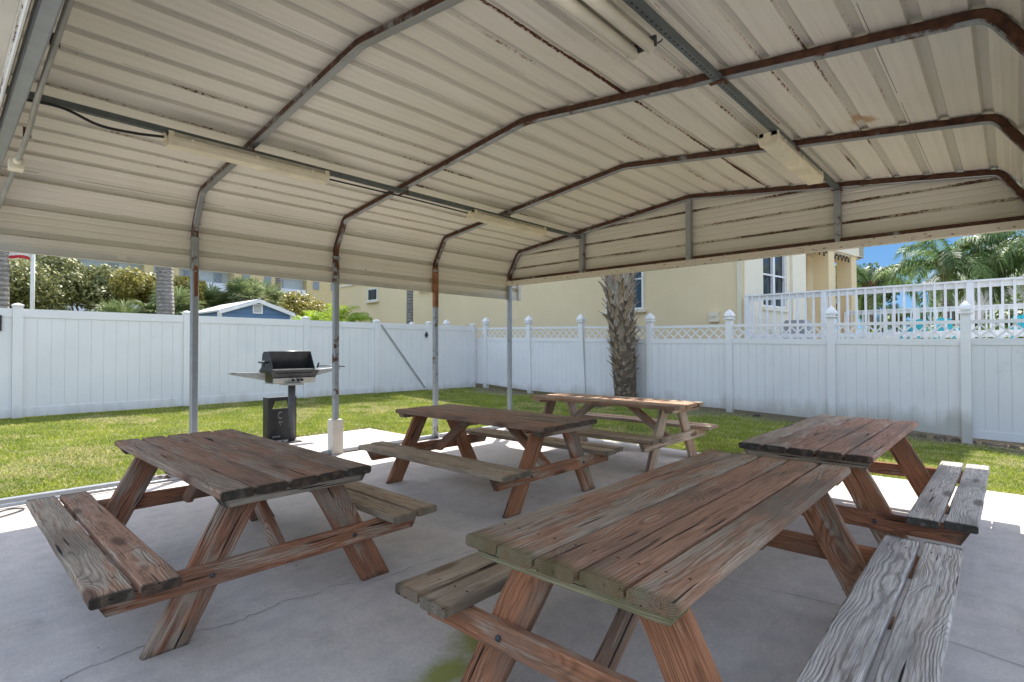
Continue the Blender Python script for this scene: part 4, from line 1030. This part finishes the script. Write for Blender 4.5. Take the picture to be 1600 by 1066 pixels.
# ------------------------------------------------------------------ cream building behind the lattice fence
YBD = 13.0; XC = -4.589; HB = 4.15
bd = empty('cream_building', (-12, YBD, 0), 'cream stucco building behind the lattice fence with a pale window bay', 'building')
def bi(o): o.location = -Vector(bd.location); return o
mb = MB(); mb.bbox((-23.6, YBD, -.5), (XC, YBD+9, HB)); mb.bbox((-20.4, YBD+.6, HB), (XC-.3, YBD+9, 8.9))
bi(mb.build('wall', M_stucco, bd))
mb = MB(); mb.bbox((-23.68, YBD-.06, HB+.001), (XC+.02, YBD+.55, HB+.06)); mb.bbox((-20.6, YBD+.4, 8.9), (XC, YBD+9.2, 9.1)); bi(mb.build('roof', M_wtrim, bd))
def window(x0, x1, z0, z1, y, rows=2, sill=True):
    mb = MB(); f = .05
    mb.bbox((x0-f, y-.05, z0-f), (x0, y-.002, z1+f)); mb.bbox((x1, y-.05, z0-f), (x1+f, y-.002, z1+f)); mb.bbox((x0, y-.05, z1), (x1, y-.002, z1+f)); mb.bbox((x0, y-.05, z0-f), (x1, y-.002, z0))
    if rows == 2: zm = (z0+z1)/2+.1; mb.bbox((x0, y-.04, zm-.02), (x1, y-.004, zm+.02))
    fr = bi(mb.build('window', M_wtrim, bd))
    mb = MB(); mb.bbox((x0, y-.02, z0), (x1, y-.001, z1)); o = mb.build('pane', M_glass, fr)
    if sill: mb = MB(); mb.bbox((x0-.12, y-.12, z0-f-.08), (x1+.12, y-.001, z0-f)); mb.build('sill', M_stucco_l, fr)
window(-8.35, -7.27, 2.36, 3.72, YBD); window(-20.62, -19.95, 3.40, 3.84, YBD, 1); window(-16.9, -15.6, 3.62, 4.0, YBD, 1)
mb = MB(); mb.bbox((XC-.16, YBD-.05, .2), (XC-.06, YBD-.001, HB)); bi(mb.build('downpipe', M_stucco_l, bd))
mb = MB(); mb.bbox((-5.42, YBD-.10, 1.90), (-5.18, YBD-.001, 2.14)); mb.bbox((-5.40, YBD-.12, 2.02), (-5.20, YBD-.10, 2.12)); o = mb.build('utility_box', M_stucco_l); tag(o, 'small beige utility box on the cream wall above the lattice', 'utility box')
# angled side wing
AN = R(8.4); Mw = Matrix.Translation((XC, YBD, 0)) @ Matrix.Rotation(-AN, 4, 'Z')   # local y along the wall, local +x outward
wing = empty('porch_wing', (XC, YBD, 0), 'pale yellow porch wing with tall double window and square pillars behind the white railing', 'building'); wing.rotation_euler = (0, 0, -AN)
DZ = 1.34
mb = MB(); mb.bbox((-.35, .003, DZ-1.8), (0, .90, 4.6)); mb.bbox((-.35, .90, DZ-1.8), (0, 2.16, 2.28)); mb.bbox((-.35, .90, 3.95), (0, 2.16, 4.6)); mb.bbox((-.35, 2.16, DZ-1.8), (0, 2.345, 4.6)); mb.build('wall', M_stucco_l, wing)
mb = MB(); mb.bbox((-.35, 2.345, DZ), (.07, 3.14, 4.3)); mb.build('wall_pier', M_stucco_l, wing)
fr = MB()
for y0, y1 in ((.92, 1.50), (1.56, 2.14)):
    fr.bbox((-.10, y0-.03, 2.29), (-.03, y0+.02, 3.93)); fr.bbox((-.10, y1-.02, 2.29), (-.03, y1+.03, 3.93)); fr.bbox((-.10, y0, 3.90), (-.03, y1, 3.94)); fr.bbox((-.10, y0, 2.29), (-.03, y1, 2.33)); fr.bbox((-.09, y0, 3.08), (-.04, y1, 3.12))
f_ = fr.build('window', M_wtrim, wing)
mb = MB(); mb.bbox((-.14, .91, 2.29), (-.11, 2.15, 3.94)); mb.build('pane', M_glass, f_)
mb = MB(); mb.bbox((-.02, .86, 2.19), (.06, 2.20, 2.27)); mb.build('sill', M_stucco_l, f_)
for (y0, y1) in ((4.82, 5.62), (6.55, 7.42)):
    mb = MB(); mb.bbox((-.42, y0, DZ-.9), (.0, y0+.42, 4.3)); mb.build('pillar', M_stucco_y, wing)
mb = MB(); mb.bbox((-.40, 2.9, 4.15), (.05, 7.46, 4.62)); mb.bbox((-4.5, 7.05, 4.15), (.05, 7.45, 4.62)); mb.build('fascia', M_stucco_l, wing)
mb = MB(); mb.bbox((-4.2, 2.6, 4.10), (-.02, 7.4, 4.148)); mb.build('porch_ceiling', M_siding, wing)
mb = MB(); mb.bbox((-4.3, 2.35, DZ-.9), (-4.1, 5.1, 4.1)); mb.build('porch_wall', M_stucco, wing)
mb = MB(); mb.bbox((-4.09, 2.6, 2.35), (-4.06, 4.9, 3.15)); mb.build('porch_window', M_glass, wing)
mb = MB(); mb.bbox((-.30, 4.2, 4.62), (-.2, 7.4, 5.7))
for k in range(24): mb.bbox((-.199, 4.22+k*.133, 4.63), (-.17, 4.30+k*.133, 5.7))
mb.build('balcony_screen', simple('grey_vertical_boards', (.52, .53, .55), .7), wing)
# garland of string lights under the fascia
def local(p): return Mw @ Vector(p)
for (ya, yb, lab) in ((3.2, 4.8, 'string of dark bulbs looping under the porch ceiling left of the pillar'), (5.3, 6.6, 'string of dark bulbs looping between the two yellow pillars')):
    mb = MB(); P = []; n = 5
    for k in range(n*8+1):
        f = k/(n*8); P.append(local((-.05, ya+(yb-ya)*f, 4.12-.10*abs(math.sin(f*n*math.pi)))))
    mb.tube(P, .008, seg=5)
    for k in range(n*2+1):
        p = P[min(k*4, len(P)-1)]; mb.tube([p, p-Vector((0, 0, .09))], .022, seg=7)
    tag(mb.build('string_lights', M_black), lab, 'string lights', 'string lights on the porch')
# raised deck with railings
mb = MB(); mb.bbox((XC-3.5, 12.95+.0, DZ-.12), (XC, 13.0-.003, DZ-.11)) if False else None
dk = MB(); dk.bbox((XC+.02, 12.84, DZ-.14), (7, 19.6, DZ)); dk.bbox((XC+.02, 12.84, -.4), (7, 12.90, DZ-.142))
tag(dk.build('raised_deck', M_deckfl), 'raised deck behind the lattice fence carrying the white railings', 'deck')
def railing(p0, p1, ztop, zbot, sp, label, postsp=1.9, posts=None, low=None):
    p0, p1 = Vector(p0), Vector(p1); d = (p1-p0); L = d.length; ang = math.atan2(d.y, d.x)
    t = empty('deck_railing', (p0.x, p0.y, 0), label, 'railing', 'white deck railings', ang)
    mb = MB(); mb.bbox((0, -.07, ztop-.035), (L, .07, ztop)); mb.bbox((0, -.02, ztop-.135), (L, .02, ztop-.036)); mb.bbox((0, -.02, zbot), (L, .02, zbot+.09)); mb.build('rail', M_deckwht, t)
    n = int(L/sp); mb = MB()
    for k in range(1, n): mb.bbox((k*sp-.019, -.058, zbot-.03), (k*sp+.019, -.021, ztop-.036))
    mb.build('balusters', M_deckwht, t)
    for x in (posts if posts is not None else np.arange(0, L+.1, postsp)):
        mb = MB(); mb.bbox((x-.05, -.065, zbot-.1), (x+.05, .05, ztop-.037)); mb.build('post', M_deckwht, t)
    return t
railing((XC+.06, 12.92, 0), (6.0, 12.92, 0), 2.485, 1.48, .158, 'long white railing along the near edge of the deck above the lattice fence', posts=[0.03, 1.62, 3.99, 5.9, 7.8])
railing((XC+.8, 19.5, 0), (6.5, 19.5, 0), 2.42, 1.55, .15, 'second white railing at the far edge of the deck seen through the near one', postsp=1.8)
# turquoise chairs on the deck
def chair(x, y, rz, label):
    t = empty('deck_chair', (x, y, DZ), label, 'deck chair', 'turquoise chairs on the deck', rz)
    mb = MB(); mb.box((0, 0, .36), (.5, .5, .03), M=Matrix.Rotation(R(-10), 3, 'X')); mb.build('seat', M_teal, t)
    mb = MB()
    for k in range(5): mb.box((-.2+k*.1, -.30, .62), (.085, .02, .62-.04*abs(k-2)), M=Matrix.Rotation(R(18), 3, 'X'))
    mb.build('backrest', M_teal, t)
    for s in (-1, 1):
        mb = MB(); mb.bbox((s*.30-.06, -.30, .53), (s*.30+.06, .34, .555)); mb.build('armrest', M_teal, t)
        for yy in (-.25, .25): mb = MB(); mb.bbox((s*.27-.02, yy-.04, 0), (s*.27+.02, yy+.04, .53)); mb.build('leg', M_teal, t)
    t.scale = (.8, .8, .8); return t
chair(-1.25, 18.3, R(200), 'turquoise deck chair behind the lattice left of the rightmost tall post')
chair(-2.0, 18.7, R(160), 'turquoise deck chair farther back on the deck')
chair(.25, 18.0, R(185), 'turquoise deck chair at the right edge behind the lattice')
# small grey covered grill and plants on the deck
mb = MB(); mb.prism([(-.32, 0), (.32, 0), (.30, .42), (.2, .58), (-.2, .58), (-.30, .42)], 'y', -.25, .25); o = mb.build('covered_grill', simple('grey_cover', (.36, .36, .37), .8), loc=(-3.75, 14.1, DZ)); tag(o, 'grey covered box on the deck below the double window', 'covered grill')
for i, (x, y, s) in enumerate(((-2.95, 14.8, .5), (-1.6, 20.6, 1.0), (-.2, 20.8, 1.1), (-3.1, 20.4, .9))):
    V, F, rv = feather_leaves((0, 0, .1), 12, s, 50+i, (.5, 1.3), 16, .3); o = np_mesh('potted_plant', V, F, M_leaf_lime, rv=rv); o.location = (x, y, DZ-.1 if y < 19 else DZ-.0)
    tag(o, ['small green plant on the deck near the double window', 'lime green plant seen low between the railings left of the big palm', 'lime green plant seen through the railing right of the big palm', 'lime green plant behind the far railing near the pillars'][i], 'plant', 'plants around the deck')

# queen palms right
def queen_palm(x, y, ztop, n, L, label, seed, r=.17):
    t = empty('queen_palm', (x, y, 0), label, 'palm tree', 'feather palms behind the deck')
    mb = trunk_mb([(0, 0, -.3), (.05, 0, ztop*.5), (0, 0, ztop)], r, r*.8, 12); mb.build('trunk', M_bark, t)
    mb = MB(); rr = random.Random(seed)
    for k in range(14):
        a = k*2.4; mb.tube([(math.cos(a)*.1, math.sin(a)*.1, ztop-.3), (math.cos(a)*.16, math.sin(a)*.16, ztop+.1), (math.cos(a)*.3, math.sin(a)*.3, ztop+.45)], .05, seg=6, radii=[.06, .05, .03])
    mb.build('frond_bases', M_dry, t)
    V, F, rv = feather_leaves((0, 0, ztop+.1), n+4, L, seed, (-.1, 1.4), 84, .44, 1.05); np_mesh('crown', V, F, M_frond, t, rv)
    return t
queen_palm(-1.6, 23.4, 3.75, 20, 2.3, 'big feather palm against the blue sky behind the railing', 61)
queen_palm(.75, 23.8, 3.9, 20, 2.3, 'feather palm cut off by the right edge of the photo', 62)
queen_palm(-4.3, 26.5, 3.6, 22, 2.1, 'smaller feather palm right of the porch pillars', 63)
queen_palm(-3.3, 25.5, 2.3, 12, 1.4, 'low feather palm between the porch and the big palm', 64)
for i, (x, y, H, lab) in enumerate(((-5.2, 31, 5.2, 'leafy green tree just right of the porch pillar'), (-7.6, 30, 4.6, 'green tree seen between the two porch pillars'), (.6, 27, 3.0, 'low green shrub mass behind the far railing at the right'), (-2.2, 29, 2.8, 'low green shrubs left of the big feather palm trunk'))):
    leafy_tree(x, y, 0, H, (1.7, 1.5, 1.6), 6000, .09, M_leaf_gr, lab, 70+i, group='trees behind the deck')
# houses behind
def house(x0, x1, y0, y1, h, ridge, label, col, roofm):
    t = empty('distant_house', ((x0+x1)/2, (y0+y1)/2, 0), label, 'house', 'houses behind the deck'); cx, cy = (x0+x1)/2, (y0+y1)/2; a, b = (x1-x0)/2, (y1-y0)/2
    mb = MB(); mb.bbox((-a, -b, -.3), (a, b, h)); mb.build('wall', col, t)
    mb = MB(); e = .4; mb.add([(-a-e, -b-e, h), (a+e, -b-e, h), (a+e, b+e, h), (-a-e, b+e, h), (-a*.45, 0, ridge), (a*.45, 0, ridge)], [(0, 1, 5, 4), (1, 2, 5), (2, 3, 4, 5), (3, 0, 4), (3, 2, 1, 0)]); mb.build('roof', roofm, t)
    for k in range(3):
        x = -a*.6+k*a*.6; mb = MB(); mb.bbox((x-.5, -b-.03, 1.2), (x+.5, -b-.001, 2.5)); mb.build('window', M_glass, t)
    return t
house(-3.2, 8, 36, 46, 4.6, 7.4, 'pale house with shingle roof behind the big feather palm', simple('pale_wall', (.66, .63, .58), .8), M_shingle)
house(1.2, 13, 40, 52, 7.2, 9.8, 'taller pale house rising at the right edge behind the palms', simple('white_wall', (.74, .74, .74), .8), M_shingle)

# ------------------------------------------------------------------ things beyond the left fence
def plain_palm(x, y, r, H, lean, label, seed, crownR=2.0):
    t = empty('palm_tree', (x, y, 0), label, 'palm tree', 'palms beyond the left fence')
    trunk_mb([(0, 0, -.2), (lean*.4, lean*.1, H*.4), (lean, lean*.2, H)], r*1.1, r*.9, 14).build('trunk', M_bark, t)
    V, F, rv = fan_leaves((lean, lean*.2, H+.1), 26, crownR, seed, 18); np_mesh('crown', V, F, M_fan, t, rv)
    return t
plain_palm(-17, 4.42, .20, 8.5, -.5, 'mottled grey palm trunk rising behind the fence left of the second post', 81)
plain_palm(-16, .93, .19, 8.0, .1, 'grey palm trunk at the very left edge beyond the fence', 82)
plain_palm(-15.4, 11.33, .115, 8.2, .05, 'slender grey palm trunk before the cream building', 83)
plain_palm(-24, 10.5, .13, 9.5, .0, 'thin distant palm trunk above the lime green bushes', 84)
def cabbage(x, y, z, n, R_, label, seed, hub=None):
    t = empty('cabbage_palm', (x, y, 0), label, 'palm tree', 'fan palms beyond the left fence')
    trunk_mb([(0, 0, -.2), (.05, 0, z*.5), (0, 0, z)], .17, .2, 10).build('trunk', M_barkb, t)
    V, F, rv = fan_leaves((0, 0, z), n, R_, seed, 18, .6); np_mesh('crown', V, F, M_fan, t, rv)
cabbage(-19.5, 5.1, 2.3, 60, 1.25, 'bushy fan palm low over the fence left of the mottled trunk', 91)
cabbage(-19, 3.7, 2.0, 50, 1.0, 'low fan palm peeking over the fence below the grey green trees', 92)
cabbage(-21.5, 8.05, 3.15, 54, 1.05, 'fan palm directly behind the blue shed ridge', 93)
cabbage(-22, 7.1, 2.85, 50, 1.0, 'fan palm behind the left slope of the blue shed roof', 94)
cabbage(-22.5, 9.1, 3.35, 58, 1.15, 'tallest fan palm behind the blue shed, right of its ridge', 95)
ST = [(-23, 1.0, 4.15, (1.9, 2.2, 1.7), M_leaf_ol, 'grey green tree at the left behind the flagpole'), (-24, 3.6, 4.4, (1.9, 2.0, 1.6), M_leaf_ol, 'grey green tree between the flagpole and the yellowish tree'),
      (-22, 5.4, 4.1, (1.5, 1.4, 1.4), M_leaf_yel, 'yellowish olive tree above the low fan palms'), (-22.5, 6.5, 3.9, (1.2, 1.0, 1.3), M_leaf_yel, 'yellowish olive tree beside the mottled palm trunk'),
      (-24, -1.5, 4.0, (2.0, 2.2, 1.6), M_leaf_ol, 'grey green tree left of the flagpole'), (-23, 7.6, 3.3, (1.1, 1.0, 1.1), M_leaf_gr, 'dull green tree just left of the blue shed'),
      (-23.5, 11.0, 3.6, (1.4, 1.9, 1.3), M_leaf_yel, 'yellow green tree above the lime green bushes')]
for i, (x, y, H, R3, m, lab) in enumerate(ST): leafy_tree(x, y, 0, H, R3, 15000, .062, m, lab, 100+i, group='trees beyond the left fence', k=22, r=.36)
for i, (x, y, s, lab) in enumerate(((-16.5, 8.5, 1.25, 'lime green feathery bush right of the blue shed'), (-17, 9.5, 1.6, 'bright lime green feathery bush beside the cream building'), (-16, 7.9, .95, 'low lime green bush at the right eave of the blue shed'))):
    V, F, rv = feather_leaves((0, 0, 1.75), 46, s, 120+i, (.0, 1.45), 34, .34, .8); t = empty('lime_bush', (x, y, 0), lab, 'bush', 'lime green bushes'); np_mesh('foliage', V, F, M_leaf_lime, t, rv)
    mb = MB(); [mb.tube([(a*.1, b*.1, -.1), (a*.2, b*.2, 1.8)], .03, seg=6) for a, b in ((0, 0), (1, .5), (-1, .3), (.2, -1))]; mb.build('stem', M_barkb, t)
# blue shed
sh = empty('blue_shed', (-15, 6.0, 0), 'blue shed with white trimmed gable and square vent beyond the fence', 'shed')
gy0, gy1, ze, zr = -.93, .93, 2.28, 2.60
mb = MB(); mb.prism([(gy0, 0), (gy1, 0), (gy1, ze-.03), (0, zr-.04), (gy0, ze-.03)], 'x', -2.6, 0); mb.build('wall', M_shed, sh)
mb = MB()
for sg in (-1, 1):
    a = (sg*(gy1+.07), ze-.05); b = (0, zr-.03); mb.prism([a, b, (b[0], b[1]+.045), (a[0], a[1]+.045)], 'x', -2.7, .10)
mb.build('roof', simple('white_shed_roof', (.66, .66, .66), .6), sh)
mb = MB()
for sg in (-1, 1):
    a = (sg*(gy1+.08), ze-.12); b = (0, zr-.095); mb.prism([a, b, (b[0], b[1]+.07), (a[0], a[1]+.07)], 'x', .101, .125); mb.bbox((.002, sg*.93-.03, 0), (.02, sg*.93+.03, ze-.06))
mb.bbox((-.02, -1.0, 0), (.03, -.94, ze-.06)); mb.build('trim', M_wtrim, sh)
mb = MB()
for k in range(8): mb.box((.03, 0, 2.27+k*.022), (.012, .16, .012), M=Matrix.Rotation(R(30), 3, 'Y'))
for a, b, c, d in ((-.13, .13, 2.22, 2.255), (-.13, .13, 2.445, 2.48), (-.13, -.09, 2.255, 2.445), (.09, .13, 2.255, 2.445)): mb.bbox((.006, a, c), (.035, b, d))
mb.build('vent', M_wtrim, sh)
# flagpole and flag
fp = empty('flagpole', (-18, 1.70, 0), 'slim white flagpole beyond the left fence', 'flagpole'); mb = MB(); mb.tube([(0, 0, -.2), (0, 0, 6.0)], .045, seg=10); mb.build('pole', M_wtrim, fp)
mb = MB(); mb.tube([(0, 0, 6.0), (0, 0, 6.05)], .08, seg=10); mb.build('finial', M_wtrim, fp)
fl = empty('flag', (-18, 1.64, 3.50), 'red and white striped flag hanging beside the flagpole', 'flag')
for k in range(7):
    V = []; N = 14
    for i in range(N+1):
        y = -i/N*.75; xo = .05*math.sin(i*.9)+.015*k; dz = .03*math.sin(i*.5)
        for dx in (-.004, .004):
            V += [(xo+dx, y, .075*k+dz), (xo+dx, y, .075*k+.073+dz)]
    F = []
    for i in range(N): a = i*4; F += [(a, a+1, a+5, a+4), (a+2, a+6, a+7, a+3), (a+1, a+3, a+7, a+5), (a, a+4, a+6, a+2)]
    mb = MB(); mb.add(V, F); mb.build('stripe', M_redc if k % 2 == 0 else M_whitec, fl)
# distant condominium block
cd = empty('apartment_block', (-70, 12, 0), 'large pale yellow and teal apartment block far behind the trees', 'building')
secs = [(-40, 3.0, 0, 'teal'), (3.0, 8.5, 2, 'pale'), (8.5, 15.5, 0, 'blue'), (15.5, 18.8, 1.5, 'yel'), (18.8, 24.5, 0, 'blue'), (24.5, 29.5, 2, 'yel'), (29.5, 34, 0, 'blue'), (34, 42, 1, 'yel'), (42, 60, 0, 'pale')]
M_glassfar = simple('hazy_window_glass', (.26, .30, .32), .4)
CM = {'teal': simple('teal_wall', (.30, .44, .44), .85), 'pale': simple('pale_yellow_wall', (.62, .56, .38), .85), 'blue': simple('pale_blue_wall', (.50, .54, .53), .85), 'yel': simple('yellow_wall', (.66, .53, .27), .85)}
M_balc = simple('white_balcony', (.72, .76, .80), .6); M_tealt = simple('teal_band', (.10, .42, .36), .7)
for (a, b, dx, kd) in secs:
    mb = MB(); mb.bbox((-12, a-12, -1), (dx, b-12, 24)); mb.build('wall', CM[kd], cd)
    nwin = 0; y = a+.9
    while y < b-1.2:
        for fz in (6.4, 9.4, 12.4):
            mb = MB(); mb.bbox((dx+.01, y-12, fz), (dx+.08, y+.85-12, fz+1.05)); mb.build('window', M_glassfar, cd)
        y += 2.6 if kd in ('yel', 'pale') else 3.2
    if kd in ('blue', 'teal'):
        for fz in (5.2, 8.2, 11.2, 14.2):
            mb = MB(); mb.bbox((dx+.1, max(a, -2)-12+.3, fz), (dx+1.3, b-12-.3, fz+.95)); mb.build('balcony', M_balc if kd == 'blue' else M_tealt, cd)
